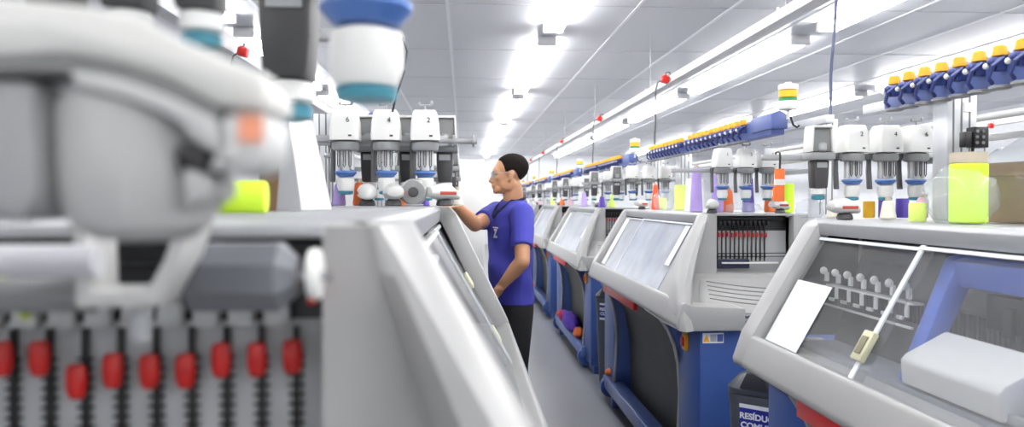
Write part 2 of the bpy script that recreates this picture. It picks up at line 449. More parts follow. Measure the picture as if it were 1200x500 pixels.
        for k in range(n_tens):
            uu = first+k*pitch
            dz = drop[k % 14] if ticks else random.uniform(-.004, .004)
            if slot is None:
                sb = B()
                sb.box((-.0024, .0, -.135), (.0024, .006, .022 if ticks else .05))
                if ticks:
                    for q in range(15): sb.box((-.0068, .001, -.125+q*.0085), (.0068, .004, -.1225+q*.0085))
                else: sb.box((-.004, .0, -.12), (.004, .004, -.1))
                slot = sb.build('slot', BLACK, rk)
                bb = B()
                if ticks: bb.lathe([(.001, -.0145), (.006, -.0145), (.0085, -.008), (.0092, .0), (.0085, .011), (.006, .0145), (.001, .0145)], (0, 0, 0), 16, 'z', .98, .7)
                else: bb.lathe([(.001, -.012), (.006, -.009), (.0065, .006), (.004, .011), (.001, .012)], (0, 0, 0), 10, 'z')
                bead = bb.build('red_bead', RED_BEAD, rk)
                if ticks:
                    toe = B().prism([(-.0105, -.053), (.0105, -.053), (.0105, -.042), (.004, -.020), (-.003, -.020), (-.0105, -.038)], .0, .012, 'y', .0015).build('comb_plate', mat('comb_grey', (176, 178, 178), .5), rk)
                else:
                    toe = B().prism([(-.008, -.0), (.008, -.0), (.006, -.022), (-.006, -.022)], -.02, .0, 'y', .002).build('tension_arm', BLACK, rk)
                sl, be, to = slot, bead, toe
            else:
                sl, be, to = dup(slot, rk), dup(bead, rk), dup(toe, rk)
            sl.location = (s*uu, .453, base); be.location = (s*uu, .440, base-.002+dz)
            to.location = (s*(uu+pitch/2 if ticks else uu), .443 if ticks else .43, 1.349)
    else:
        B().box((.30, .40, 1.09), (.67, .48, 1.375)).build('end_plate', PANEL_D, t)
    # far end frame of the hood
    B().prism([(.02, .872), (-.012, .888), (-.014, .905), (.018, .998), (ft-.02, 1.362), (ft, 1.385), (.42, 1.385), (.42, 1.345), (ft+.03, 1.335), (.085, 1.0), (.09, .876)], HL-.10, HL, 'y', .006).build('end_frame', PANEL, t)
    B().prism([(.086, .985), (ft+.02, 1.335), (.42, 1.335), (.42, .985)], HL-.035, HL-.02, 'y').build('inner_wall', INTBLACK, t)
    B().prism([(.42, .885), (.42, 1.383), (.93, 1.383), (.93, .885)], HL-.06, HL-.005, 'y', .004).build('end_wall', PANEL_D, t)
    # top rail, deck, rear
    B().prism([(.25, 1.335), (.245, 1.375), (.255, 1.387), (.34, 1.387), (.34, 1.335)], .50, HL-.08, 'y', .003).build('top_rail', LGREY, t)
    B().box((.28, .375, 1.376), (.94, .501, 1.386), .002).box((.3405, .501, 1.376), (.94, HL-.01, 1.386), .002).build('top_deck', LGREY, t)
    B().box((.86, .40, .875), (.92, HL-.06, 1.36)).build('rear_wall', PANEL_D, t)
    # interior seen through the panes
    B().prism([(.30, .972), (.42, 1.34), (.46, 1.34), (.46, .972)], .52, HL-.1, 'y').build('needle_bed', INTERIOR, t)
    nb = B()
    y = .82
    while y < 2.25:
        nb.box((.335, y, 1.10), (.352, y+.011, 1.16)); y += .018
    nb.build('needle_row', mat('needle_steel', (112, 112, 114), .4, metal=.4), t)
    hk = B()
    y = 1.80
    while y < 2.27:
        hk.lathe([(.006, 0), (.012, .003), (.013, .008), (.006, .012)], (.262, y, 1.215), 10, 'y'); hk.box((.266, y-.004, 1.18), (.276, y+.010, 1.21)); hk.box((.262, y-.004, 1.13), (.268, y+.010, 1.165)).box((.262, y+.02, 1.12), (.268, y+.05, 1.13)); y += .078
    hk.box((.262, 1.78, 1.10), (.27, 2.27, 1.106)).box((.268, 1.78, 1.165), (.30, 2.27, 1.171)); hk.build('yarn_guide_row', WHITE, t)
    B().box((.13, 1.0, .973), (.27, 2.2, .995), .004).build('bed_ledge', mat('bed_ledge_grey', (120, 124, 134), .4), t)
    # panes: two sliding doors
    pm = PANE_F if dusty else PANE
    for (ya, yb, d) in ((1.665, HL-.11, 0.), (.62, 1.70, -.012)):
        b = pane_pt(0.); tp = pane_pt(1.)
        nrm = (-.934*1, .358)
        q = lambda tt, dd: (pane_pt(tt)[0]+nrm[0]*dd*-1, pane_pt(tt)[1]+nrm[1]*dd*-1*-1)
        def pp(tt, dd): u, z = pane_pt(tt); return (u-.934*dd, z+.358*dd)
        pn = B().loft([[(*pp(0, -d)[:1], ya, pp(0, -d)[1]), (pp(0, -d)[0], yb, pp(0, -d)[1]), (pp(1, -d)[0], yb, pp(1, -d)[1]), (pp(1, -d)[0], ya, pp(1, -d)[1])],
                       [(pp(0, .004-d)[0], ya, pp(0, .004-d)[1]), (pp(0, .004-d)[0], yb, pp(0, .004-d)[1]), (pp(1, .004-d)[0], yb, pp(1, .004-d)[1]), (pp(1, .004-d)[0], ya, pp(1, .004-d)[1])]]).build('sliding_pane', pm, t)
        pe = B()
        a1, a2 = pp(.99, .005-d), pp(.965, .005-d)
        pe.prism([a1, pp(.99, .012-d), pp(.965, .012-d), a2], ya, yb, 'y')
        if d < 0: pe.prism([pp(0, .005-d), pp(0, .010-d), pp(1, .010-d), pp(1, .005-d)], yb-.018, yb, 'y')
        pe.build('pane_edge', mat('pane_edge_clear', (222, 226, 230), .2), pn)
    return t
def on_pane(t0, t1, ya, yb, s, thick=.0012, lift=.0065):
    def pp(tt, dd): u, z = pane_pt(tt); return (u-.934*dd, z+.358*dd)
    b = MB(s)
    b.loft([[(pp(t0, dd)[0], ya, pp(t0, dd)[1]), (pp(t0, dd)[0], yb, pp(t0, dd)[1]), (pp(t1, dd)[0], yb-.0, pp(t1, dd)[1]), (pp(t1, dd)[0], ya, pp(t1, dd)[1])] for dd in (lift, lift+thick)])
    return b
def carriage(s, t, y0, full=True):
    """blue carriage frame with its grey cover inside the hood"""
    B = lambda: MB(s)
    cr = B()
    for yy in (y0, y0+.46):
        cr.prism([(.155, .985), (.20, .985), (.335, 1.26), (.335, 1.318), (.285, 1.305)], yy, yy+.055, 'y', .008)
    cr.prism([(.288, 1.235), (.275, 1.30), (.335, 1.318), (.335, 1.235)], y0+.04, y0+.47, 'y', .006)
    c = cr.build('carriage_frame', BLUE_C, t)
    B().prism([(.13, 1.0), (.125, 1.06), (.14, 1.075), (.242, 1.128), (.255, 1.12), (.255, 1.0)], y0+.10, y0+.445, 'y', .008).build('carriage_cover', mat('cover_grey', (222, 222, 220), .45), c)
    B().prism([(.145, .996), (.145, 1.02), (.16, 1.02), (.16, .996)], y0+.05, y0+.43, 'y', .003).build('carriage_rail', LGREY, c)
    B().box((.315, y0+.10, 1.14), (.335, y0+.4, 1.225), .004).box((.305, y0+.16, 1.13), (.315, y0+.18, 1.2)).box((.305, y0+.3, 1.13), (.315, y0+.33, 1.2)).build('carriage_block', INTBLACK, c)
    return c
def overhead(s, t, ncol=2, bars=True):
    """columns, overhead rail and feeder rails of a machine"""
    B = lambda: MB(s)
    for yy in (.02, 2.14):
        cb = B().box((.60, yy, 1.387 if yy > .3 else .9), (.70, yy+.075, 1.81), .003)
        c = cb.build('column', ALU, t)
        g = B()
        for uu in (.618, .645, .672): g.box((uu, yy-.001, 1.39), (uu+.006, yy, 1.81))
        g.build('column_grooves', GREY, c)
        if yy > .3:
            B().box((.655, yy-.004, 1.735), (.685, yy-.0012, 1.765)).build('column_clip', WHITE, c)
    B().box((.56, -.15, 1.775), (.598, 2.58, 1.81), .003).box((.502, .1, 1.78), (.56, .13, 1.80)).box((.502, 2.1, 1.78), (.56, 2.13, 1.80)).build('overhead_rail', ALU, t)
    tr = B()
    for uu, zz in ((.74, 1.72), (.8, 1.66)): tr.cyl((uu, -.1, zz), (uu, 2.7, zz), .012)
    tr.build('air_pipe', WHITE, t)
    if bars:
        for yy in (.52, 2.39):
            br = B().box((.10, yy, 1.592), (.88, yy+.022, 1.612), .002).build('feeder_rail', LGREY, t)
            if abs(yy-.52) < .01: B().box((.675, .095, 1.58), (.70, yy+.02, 1.60)).build('rail_arm', LGREY, br)
            else: B().box((.675, 2.2, 1.58), (.70, yy+.02, 1.60)).build('rail_arm', LGREY, br)

# ------------------------------------------------------------------ yarn feeders
def feeder_white(number):
    """white capped storage feeder: cap, ring, drum, funnel, cup"""
    t = empty('yarn_feeder', (0, 0, 0))
    def rr(w, d, z, r=.3):
        pts = []
        for (cx, cy, a0) in ((1, 1, 0), (-1, 1, 90), (-1, -1, 180), (1, -1, 270)):
            for k in range(5):
                a = R(a0+k*22.5); pts.append((cx*w*(1-r)+w*r*math.cos(a), cy*d*(1-r)+d*r*math.sin(a)-.045, z))
        return pts
    c = MB().loft([rr(.044, .042, .002), rr(.0445, .0425, .02), rr(.042, .040, .06), rr(.0365, .036, .088), rr(.032, .031, .095)]).build('cap', WHITE, t)
    if number:
        text('number', number, .022, INK, c, (.012, -.0868, .062), (R(86), 0, 0))
    MB().box((.014, -.0885, .012), (.024, -.0875, .017)).build('cap_badge', INK, c)
    MB().lathe([(.030, .0), (.041, -.004), (.042, -.02), (.038, -.028), (.026, -.030)], (0, -.045, 0), 22).build('ring', mat('feeder_ring_grey', (140, 142, 143), .4), t)
    d = MB().lathe([(.012, -.028), (.013, -.09), (.010, -.09)], (0, -.045, 0), 14)
    for a in (20, 160, 200, 340): d.box((.022*math.cos(R(a))-.005, -.045+.022*math.sin(R(a))-.003, -.088), (.022*math.cos(R(a))+.005, -.045+.022*math.sin(R(a))+.003, -.028), .002)
    d = d.build('drum', OFFW, t)
    lp = MB()
    for x in (-.017, .0, .017):
        lp.tube([(x-.003, -.073, -.03), (x-.003, -.073, -.075), (x, -.073, -.081), (x+.003, -.073, -.075), (x+.003, -.073, -.03)], .0016, 6)
    lp.build('sensor_loops', BLACK, d)
    MB().lathe([(.033, -.092), (.034, -.097), (.024, -.108), (.016, -.110)], (0, -.045, 0), 20).build('funnel', CUPBLUE, t)
    MB().lathe([(.016, -.110), (.026, -.114), (.027, -.138), (.022, -.152), (.012, -.155)], (0, -.045, 0), 20).build('cup', WHITE, t)
    MB().lathe([(.018, -.152), (.023, -.155), (.022, -.162), (.012, -.164)], (0, -.045, 0), 18).build('base_ring', TEAL, t)
    MB().prism([(-.082+.062, -.01), (-.01, -.01), (-.004, -.06), (-.012, -.125), (-.03, -.125), (-.022, -.06)], -.05, -.036, 'x', .003).box((-.05, -.03, -.02), (-.034, -.003, .0)).build('bracket', mat('feeder_bracket_grey', (96, 97, 98), .5), t)
    MB().tube([(.0, -.045, .094), (.0, -.045, .115)], .0028, 6).tube([(-.018, -.045, .112), (.02, -.045, .112)], .003, 6).ell((-.018, -.045, .115), (.005, .005, .007)).ell((.02, -.045, .118), (.005, .005, .008)).build('inlet_eyelet', LGREY, t)
    return t
def feeder_dark():
    """feeder seen from its dark side: open shell over a dark grey tapering body"""
    t = empty('yarn_feeder', (0, 0, 0))
    sh = MB().prism([(-.042, .002), (-.036, .09), (.036, .09), (.042, .002)], -.02, -.012, 'y', .002)
    sh.prism([(-.042, .002), (-.036, .09), (-.030, .09), (-.034, .002)], -.08, -.02, 'y', .002)
    sh.prism([(.034, .002), (.030, .09), (.036, .09), (.042, .002)], -.08, -.02, 'y', .002)
    sh.box((-.036, -.08, .084), (.036, -.02, .092), .002).build('shell', WHITE, t)
    MB().prism([(-.033, .004), (-.029, .083), (.029, .083), (.033, .004)], -.07, -.02, 'y', .002).build('inner_block', GREY, t)
    MB().lathe([(.010, .004), (.014, .01), (.014, .03), (.006, .034)], (0, -.074, 0), 12).build('knob', LGREY, t)
    MB().box((-.043, -.085, -.026), (.043, -.003, .0), .005).build('collar', mat('feeder_ring_grey', (140, 142, 143), .4), t)
    bd = MB().prism([(-.027, -.026), (.027, -.026), (.0255, -.08), (.022, -.122), (-.022, -.122), (-.0255, -.08)], -.072, -.018, 'y', .005).build('body', DGREY, t)
    MB().box((-.018, -.0735, -.052), (.018, -.0721, -.034)).build('rating_plate', LGREY, bd)
    MB().lathe([(.016, -.1222), (.024, -.124), (.0245, -.142), (.018, -.146)], (0, -.045, 0), 18).build('cup', WHITE, t)
    MB().lathe([(.018, -.1462), (.023, -.149), (.022, -.160), (.012, -.163)], (0, -.045, 0), 18).build('base_ring', TEAL, t)
    return t
FEED = {}
def feeder(kind, x, y, z, label, number='', rz=0., group='yarn feeders', scale=1.):
    key = (kind, number)
    if key not in FEED:
        FEED[key] = feeder_white(number) if kind == 'w' else feeder_dark()
        o = FEED[key]
    else: o = dup(FEED[key])
    o.location = (x, y, z); o.rotation_euler = (0, 0, rz); o.scale = (scale,)*3
    return tag(o, label, 'yarn feeder', group)

# grey clip-on yarn brake heads that sit on the machine tops
def brake_head():
    t = empty('yarn_brake', (0, 0, 0))
    b = MB()
    rings = []
    for (x, w, h, zc) in ((-.075, .012, .012, .055), (-.07, .03, .028, .052), (-.04, .04, .042, .05), (0, .042, .046, .05), (.035, .036, .038, .045), (.062, .022, .024, .038), (.07, .008, .008, .036)):
        rings.append([(x, w*math.cos(2*math.pi*k/14), zc+h*math.sin(2*math.pi*k/14)*(.55 if math.sin(2*math.pi*k/14) < 0 else .9)) for k in range(14)])
    b.loft(rings).build('shell', mat('brake_shell', (206, 206, 204), .4), t)
    MB().box((-.04, -.043, .045), (.035, -.036, .058), .003).build('stripe', mat('stripe_red', (170, 60, 44), .5), t)
    MB().lathe([(.03, .0), (.034, .004), (.03, .02), (.018, .03)], (0, 0, .0), 16).build('foot', DGREY, t)
    return t
BR = None
def brake(x, y, z, rz, label):
    global BR
    if BR is None: BR = brake_head(); o = BR
    else: o = dup(BR)
    o.location = (x, y, z); o.rotation_euler = (0, 0, rz); o.scale = (.78,)*3
    return tag(o, label, 'yarn brake', 'yarn brakes on the machine tops')

# ------------------------------------------------------------------ blue guide bar with yellow caps
def guide_bar(units, gaps):
    t = empty('yarn_guide_bar', (0, 0, 0))
    MB().prism([(-.03, -.045), (-.035, .03), (.0, .05), (.03, .03), (.03, -.045)], .0, 2.20, 'y', .004).build('rail', RAILBLUE, t)
    MB().prism([(-.038, -.02), (-.04, .045), (.0, .062), (.036, .045), (.036, -.02)], -.02, .22, 'y', .004).build('end_cover', RAILBLUE, t)
    u0 = None
    y = .30
    for k in range(units):
        if k == gaps: y += .10
        if u0 is None:
            g = MB().box((-.062, -.012, -.012), (-.035, .012, .02), .003)
            g.tube([(-.05, -.02, .02), (-.072, -.01, .0), (-.066, .015, -.028), (-.05, .022, -.04)], .006, 6).ell((-.07, .0, .012), (.008, .012, .01))
            g = u0 = g.build('tensioner', DARKBLUE, t)
            MB().lathe([(.012, .026), (.0195, .027), (.0195, .031), (.0165, .050), (.012, .054)], (-.045, 0, 0), 14).build('yellow_cap', YEL, g)
            MB().ell((-.074, .012, .002), (.008, .008, .008), seg=10, rings=6).build('eyelet', WHITE, g)
            MB().lathe([(.02, -.058), (.026, -.056), (.026, -.05), (.02, -.048)], (-.045, 0, 0), 12).build('tension_disc', GREY, g)
        else: g = dup(u0, t)
        g.location = (0, y, 0)
        y += .078
    return t
GB = guide_bar(23, 12)

# ------------------------------------------------------------------ signal lamps
def signal_lamp():
    t = empty('signal_lamp', (0, 0, 0))
    MB().lathe([(.006, 0), (.006, .03), (.034, .035), (.036, .04), (.036, .06), (.034, .066)], seg=20).build('stem', WHITE, t)
    MB().lathe([(.03, .066), (.033, .067), (.033, .078), (.03, .079)], seg=20).build('green_band', mat('signal_green', (50, 140, 80), .4), t)
    MB().lathe([(.03, .079), (.033, .080), (.033, .106), (.03, .107)], seg=20).build('yellow_band', mat('signal_yellow', (246, 196, 40), .4), t)
    MB().lathe([(.03, .107), (.036, .108), (.036, .125), (.033, .128), (.012, .13), (.012, .137), (.003, .138)], seg=20).build('cap', WHITE, t)
    MB().tube([(.01, 0, .01), (.025, .01, -.02), (.04, .01, -.03), (.048, .01, -.022)], .004, 6).build('cable', BLACK, t)
    return t
SL = signal_lamp()

# ------------------------------------------------------------------ lay out the machines
XR, XL = .95, .17
RY = [.18]+[.32+2.88*k for k in range(1, 8)]
NEAR = ['nearest', 'second', 'third', 'fourth', 'fifth', 'sixth', 'seventh', 'eighth']
# right row
proto = machine(1, n_tens=12)
overhead(1, proto)
proto.location = (XR, RY[1], 0)
tag(proto, 'second flat knitting machine of the right row, rack of red-tipped tensioners on its open end', 'knitting machine', 'knitting machines')
rmach = [None, proto]
m1 = dup(proto, None, (XR, RY[0], 0), 'nearest flat knitting machine on the right with white paper on its clear window')
for ch in list(m1.children):
    if ch.name.startswith('sliding_pane'):
        ch.data = ch.data.copy(); ch.data.materials.clear(); ch.data.materials.append(PANE)
rmach[0] = m1
for k in range(2, 8):
    rmach.append(dup(proto, None, (XR, RY[k], 0), 'right-row grey and blue knitting machine, %s from the camera' % NEAR[k], skip=('slot', 'red_bead', 'tension_arm', 'needle_row', 'yarn_guide_row') if k > 3 else ()))
carriage(1, m1, 1.16)
for k, m in enumerate(rmach[1:5]): carriage(1, m, [1.35, .8, 1.5, 1.1][k])
o = on_pane(.0, .58, 2.035, 2.268, 1).build('paper_sheet', PAPER, m1)
u_, z_ = pane_pt(.22)
lat = MB().obox((u_-.022, 1.695, z_+.013), (.018, .05, .085), Matrix.Rotation(R(29.7), 3, 'Y'), .005).build('pane_latch', BEIGE, m1)
MB().obox((u_-.030, 1.695, z_+.0175), (.006, .028, .05), Matrix.Rotation(R(29.7), 3, 'Y'), .002).build('latch_recess', mat('latch_recess', (120, 116, 92), .6), lat)
for m, tag_ in ((rmach[1], 0), (rmach[2], 1), (rmach[3], 2)):
    on_pane(.02, .97, 2.14, 2.262, 1).build('paper_strip', PAPER, m)
    on_pane(.35, .95, .64, .72, 1, lift=.02).build('paper_strip', PAPER, m)
    c = MB()
    for yy in (1.5, 1.95):
        for q in range(4): c.obox((.20, yy+q*.022, 1.04+.02*math.sin(q*2)), (.02, .018, .10-.012*q), Matrix.Rotation(R(20+6*q), 3, 'Y'), .004)
    c.build('guide_claw', mat('claw_grey', (110, 112, 108), .5), m)
    c = MB()
    for q in range(16): c.ell((.17+random.uniform(-.02, .05), .95+q*.075+random.uniform(-.02, .02), 1.005), (.03, .045, random.uniform(.018, .035)), seg=8, rings=6)
    c.build('knitted_scrap', PAPER, m)
# left row: nearest machine seen from its end, then a second
L1 = machine(-1, n_tens=13, pitch=.0302, ticks=True, dusty=False, ft=.215)
L1Y, L1Z = .22, .045
XL2, L2Y = XL-.09, .22+2.92
L2 = dup(L1, None, (XL2, L2Y, 0), 'second flat knitting machine of the left row, under the hand of the man in blue')
overhead(-1, L2)
L1.location = (XL, L1Y, L1Z)
tag(L1, 'blurred nearest left knitting machine with a row of red beads on its near end', 'knitting machine', 'knitting machines')
tag(L2, None, 'knitting machine', 'knitting machines')
carriage(-1, L1, .9)
for tt, yy in ((.15, 1.80), (.52, 2.02)):
    u_, z_ = pane_pt(tt); MB(-1).obox((u_-.012, yy, z_+.005), (.012, .10, .045), Matrix.Rotation(R(30), 3, 'Y'), .003).build('pane_latch', BEIGE, L1)
def near_part(b, name, m, parent=None, angle=32):
    """a part of the nearest left machine given in world coordinates"""
    o = b.build(name, m, parent or L1, angle)
    o.data.transform(Matrix.Translation((-XL, -L1Y, -L1Z)))
    return o
for u in (.2, .8):
    for y in (.08, .34, 2.06, 2.3): near_part(MB().cyl((XL-u, L1Y+y, 0), (XL-u, L1Y+y, L1Z+.02), .03), 'levelling_foot', BLACK)
# feeder rail at its far end, with thin posts
yb = L1Y+2.25
b = MB().cyl((XL-.86, yb, 1.645), (.045, yb, 1.645), .010).cyl((.03, yb, 1.645), (.036, yb, 1.645), .02).cyl((-.035, yb, 1.645), (-.028, yb, 1.645), .02).box((-.60, yb-.006, 1.628), (-.05, yb+.006, 1.662), .002)
fr = near_part(b, 'feeder_rail', LGREY)
for x in (-.505, -.44): near_part(MB().cyl((x, yb+.03, 1.43), (x, yb+.03, 1.66), .005).box((x-.012, yb+.005, 1.59), (x+.012, yb+.045, 1.605), .002).box((x-.015, yb+.015, 1.431), (x+.015, yb+.045, 1.445), .002), 'rail_post', CHROME, fr)

# guide bars and signal lamps
for k in range(7):
    lb = 'blue yarn guide bar with yellow caps above the %s right-row machine' % NEAR[k]
    o = GB if k == 0 else dup(GB)
    o.location = (XR+.455, RY[k]+(.08 if k else .0), 1.79)
    tag(o, lb, 'yarn guide bar', 'blue yarn guide bars')
o = dup(GB, None, (XL2-.455, L2Y+2.3, 1.79), 'blue yarn guide bar with yellow caps above the second left-row machine'); o.rotation_euler = (0, 0, math.pi)
for k in range(1, 7):
    o = SL if k == 1 else dup(SL)
    o.location = (XR+.44, RY[k]-.055, 1.80); o.scale = (1.15, 1.15, 1.15); tag(o, 'white, yellow and green signal lamp above the near end of the %s right-row machine' % NEAR[k], 'signal lamp', 'signal lamps')

# feeders on the right row
def bank(k, where, xs, z=1.615, dark=()):
    y = RY[k]+(.52 if where == 'near' else 2.39)
    for i, (x, num) in enumerate(xs):
        kind = 'd' if num == 'd' else 'w'
        nm = '' if kind == 'd' else num
        lb = ('dark-sided open yarn feeder' if kind == 'd' else ('white yarn feeder marked %s' % nm if nm else 'white-capped yarn feeder'))
        lb += ', %s from the aisle, %s end of %s right machine' % (ORD[i], where, NEAR[k])
        feeder(kind, x, y, z, lb, nm)
bank(0, 'far', [(1.225, 'd'), (1.345, '2'), (1.465, '4'), (1.575, '6')])
bank(1, 'near', [(1.17, 'd'), (1.29, '1'), (1.41, '3'), (1.52, '5')][1:])
bank(1, 'far', [(1.14, 'd'), (1.26, ''), (1.385, ''), (1.51, '')])
bank(2, 'near', [(1.15, 'd'), (1.27, ''), (1.39, ''), (1.51, 'd')])
bank(2, 'far', [(1.15, 'd'), (1.27, ''), (1.39, 'd')])
bank(3, 'near', [(1.15, 'd'), (1.27, ''), (1.39, '')])
bank(3, 'far', [(1.15, 'd'), (1.27, ''), (1.39, 'd')])
bank(4, 'near', [(1.15, 'd'), (1.27, ''), (1.39, '')])
bank(4, 'far', [(1.15, 'd'), (1.27, '')])
bank(5, 'near', [(1.15, 'd'), (1.27, '')])
bank(5, 'far', [(1.15, 'd'), (1.27, '')])
# feeders on the left row
for i, (x, num) in enumerate(((-.372, '6'), (-.244, '4'), (-.121, '2'))):
    feeder('w', x, yb-.012, 1.638, 'white yarn feeder marked %s on the far end of the nearest left machine' % num, num, scale=1.03)
for i, x in enumerate((-.312, -.185, -.062)):
    feeder('d', x, yb+.115, 1.638, 'dark-sided yarn feeder on the left machine, %s' % ['between the feeders marked 6 and 4', 'between the feeders marked 4 and 2', 'right of the feeder marked 2'][i], scale=1.03)
for i, (yy, w) in enumerate(((L2Y+.52, 'near'), (L2Y+2.25, 'far'))):
    for j, x in enumerate((-.40, -.28, -.17, -.06)):
        feeder('wd'[j % 2], x, yy, 1.615, '%s yarn feeder on the second left machine, %s of four on its %s rail' % (('white', 'dark')[j % 2], ORD[j], w), '')
# ------------------------------------------------------------------ PART 2 MARK
TOP = 1.388
def px(x, y, Y):
    """a point at distance Y from the camera, from its direction"""
    return ((x-543)*Y/880, Y, 1.45-(y-235)*Y/880)

# ---- yarn packages and cones
def package(x, y, z, r, h, m, label, band=.03, lying=False, rz=0., tube=True):
    t = empty('yarn_package', (x, y, z), rz, label, 'yarn', 'yarn on the machines')
    ax = 'x' if lying else 'z'
    c = (0, 0, r) if lying else (0, 0, 0)
    o = -h/2 if lying else 0
    MB().lathe([(r*.9, o), (r, o+.004), (r, o+h-.004), (r*.93, o+h)], c, 28, ax).build('yarn', m, t)
    if band:
        MB().lathe([(r*.93, o+h+.0002), (r*.97, o+h+.002), (r*.97, o+h+band), (r*.86, o+h+band), (r*.86, o+h+.004)], c, 28, ax).build('cardboard_tube', CARD_L, t)
    return t
def cone(x, y, z, r1, r2, h, m, label, tilt=0., rz=0.):
    t = empty('yarn_cone', (x, y, z), rz, label, 'yarn cone', 'yarn on the machines')
    if tilt: t.rotation_euler = (0, tilt, rz); t.location.z = z+r1*abs(math.sin(tilt))+.001
    MB().lathe([(r1*.8, 0), (r1, .006), (r2*1.06, h*.93), (r2*.8, h)], seg=22).build('yarn', m, t)
    MB().lathe([(r2*.6, h+.0003), (r2*.55, h+.012), (r2*.35, h+.012), (r2*.4, h+.0003)], seg=16).build('cone_tip', CARD_L, t)
    return t
def blob(c, r, seed, name, m, label, cat, group=None, amp=.22, sub=3, pinch=False):
    bm = bmesh.new(); bmesh.ops.create_icosphere(bm, subdivisions=sub, radius=1)
    for v in bm.verts:
        d = v.co.normalized()
        k = 1+amp*noise.noise(d*2.2+Vector((seed, 0, 0)))+amp*.5*noise.noise(d*5+Vector((seed, 3, 0)))+amp*.25*noise.noise(d*11+Vector((seed, 7, 1)))
        p = Vector((d.x*r[0]*k, d.y*r[1]*k, d.z*r[2]*k))
        if p.z < -r[2]*.75: p.z = -r[2]*.75
        if pinch and d.z > .55: q = (d.z-.55)/.45; p.x *= 1-.8*q; p.y *= 1-.8*q; p.z += r[2]*.5*q
        v.co = p
    me = bpy.data.meshes.new(name); bm.to_mesh(me); bm.free(); me.materials.append(m); me.shade_smooth()
    o = link(name, me, None, (c[0], c[1], c[2]+r[2]*.75))
    return tag(o, label, cat, group)

# nearest right machine
package(1.375, 1.965, TOP+.001, .047, .162, LIME, 'tall neon lime yarn package with grey cardboard top, in a clear bag', .03)
o = blob((1.355, 1.965, TOP), (.092, .08, .09), 3, 'plastic_bag', BAG, 'crumpled clear plastic bag around the neon lime yarn package', 'plastic bag', 'plastic bags')
def open_box(x, y, z, w, d, h, rz, label):
    t = empty('cardboard_box', (x, y, z), rz, label, 'box', 'cardboard boxes')
    b = MB(); th = .004
    b.box((-w/2, -d/2, 0), (w/2, d/2, th))
    for sx in (-1, 1): b.box((sx*w/2-th*(sx > 0), -d/2, th), (sx*w/2+th*(sx < 0), d/2, h))
    for sy in (-1, 1): b.box((-w/2+th, sy*d/2-th*(sy > 0), th), (w/2-th, sy*d/2+th*(sy < 0), h))
    b.build('box', CARD, t)
    MB().obox((-w/2-.02, 0, h-.015), (.05, d, .003), Matrix.Rotation(R(-50), 3, 'Y')).build('flap', CARD, t)
    return t
open_box(1.63, 2.02, TOP, .20, .16, .165, R(10), 'open brown cardboard box under clear film beside the neon package')
blob((1.66, 2.03, TOP), (.205, .18, .14), 9, 'plastic_bag', BAG, 'clear plastic film wrapped over the open cardboard box', 'plastic bag', 'plastic bags', .12)
package(1.335, 2.13, TOP+.001, .024, .055, LIMEP, 'short pale lime yarn package left of the neon one', 0)
brake(1.255, 2.40, TOP, R(10), 'white yarn brake with red-brown stripe below the feeder marked 2')
cone(1.40, 2.395, TOP, .026, .016, .062, CREAM, 'cream yarn cone standing below the feeder marked 4')
cone(1.50, 2.385, TOP, .026, .016, .066, PINK, 'pink yarn cone leaning below the feeder marked 6', R(14))
cone(1.18+.11, 2.55, TOP, .022, .014, .055, CREAM, 'cream yarn cone beneath the dark-sided feeder of the nearest right machine')
package(1.46, 2.62, TOP, .02, .06, mat('yarn_gold', (236, 180, 40), .7), 'small golden yarn package behind the feeder marked 4', 0)
package(1.52, 2.62, TOP, .022, .075, PURPLE, 'purple yarn package behind and left of the feeder marked 6', 0)
package(1.585, 2.62, TOP, .022, .07, PURPLE, 'purple yarn package behind and right of the feeder marked 6', 0)
blob((1.13+.11, 2.62, TOP), (.05, .035, .04), 21, 'plastic_bag', BAG, 'small clear plastic bag behind the dark feeder on the nearest right machine', 'plastic bag', 'plastic bags')
# black connector block on the column
t = empty('connector_block', (1.475, 2.33, 1.60), 0, 'black connector block with terminals clipped to the feeder rail by the column', 'connector')
MB().box((-.02, -.02, -.03), (.028, .02, .035), .003).box((-.046, -.015, -.028), (-.022, .015, .02), .003).build('housing', BLACK, t)
b = MB()
for i in range(3):
    for j in range(2): b.cyl((-.012+j*.02, -.0215, -.015+i*.018), (-.012+j*.02, -.0245, -.015+i*.018), .005, seg=8)
b.build('terminals', GREY, t)
MB().tube([(-.01, 0, -.03), (-.012, 0, -.05), (-.0, 0, -.07), (-.012, 0, -.09), (-.03, 0, -.10)], .005).build('cable', BLACK, t)
t.location = (1.605, 2.26, 1.645)
# hanging tags on the feeder rail of the nearest right machine
def hang_tag(x, y, m, label, h=.10, w=.036):
    t = empty('hanging_tag', (x, y, 1.592), 0, label, 'tag', 'hanging tags')
    MB().tube([(0, -.006, -.03), (0, -.009, .012), (0, -.006, .025), (0, .010, .030), (0, .027, .027), (0, .031, .01)], .0035, 6).build('hook', BLACK, t)
    MB().box((-w/2, -.008, -.03-h), (w/2, -.001, -.03), .002).build('card', m, t)
    MB().box((-w/2-.0005, -.0088, -.03-h*.5), (w/2+.0005, -.0003, -.03-h*.32)).build('white_band', WHITE, t)
    return t
hang_tag(1.105, RY[0]+2.39, ORG_Y, 'orange card with white band hooked on the feeder rail left of the dark feeder', .115)

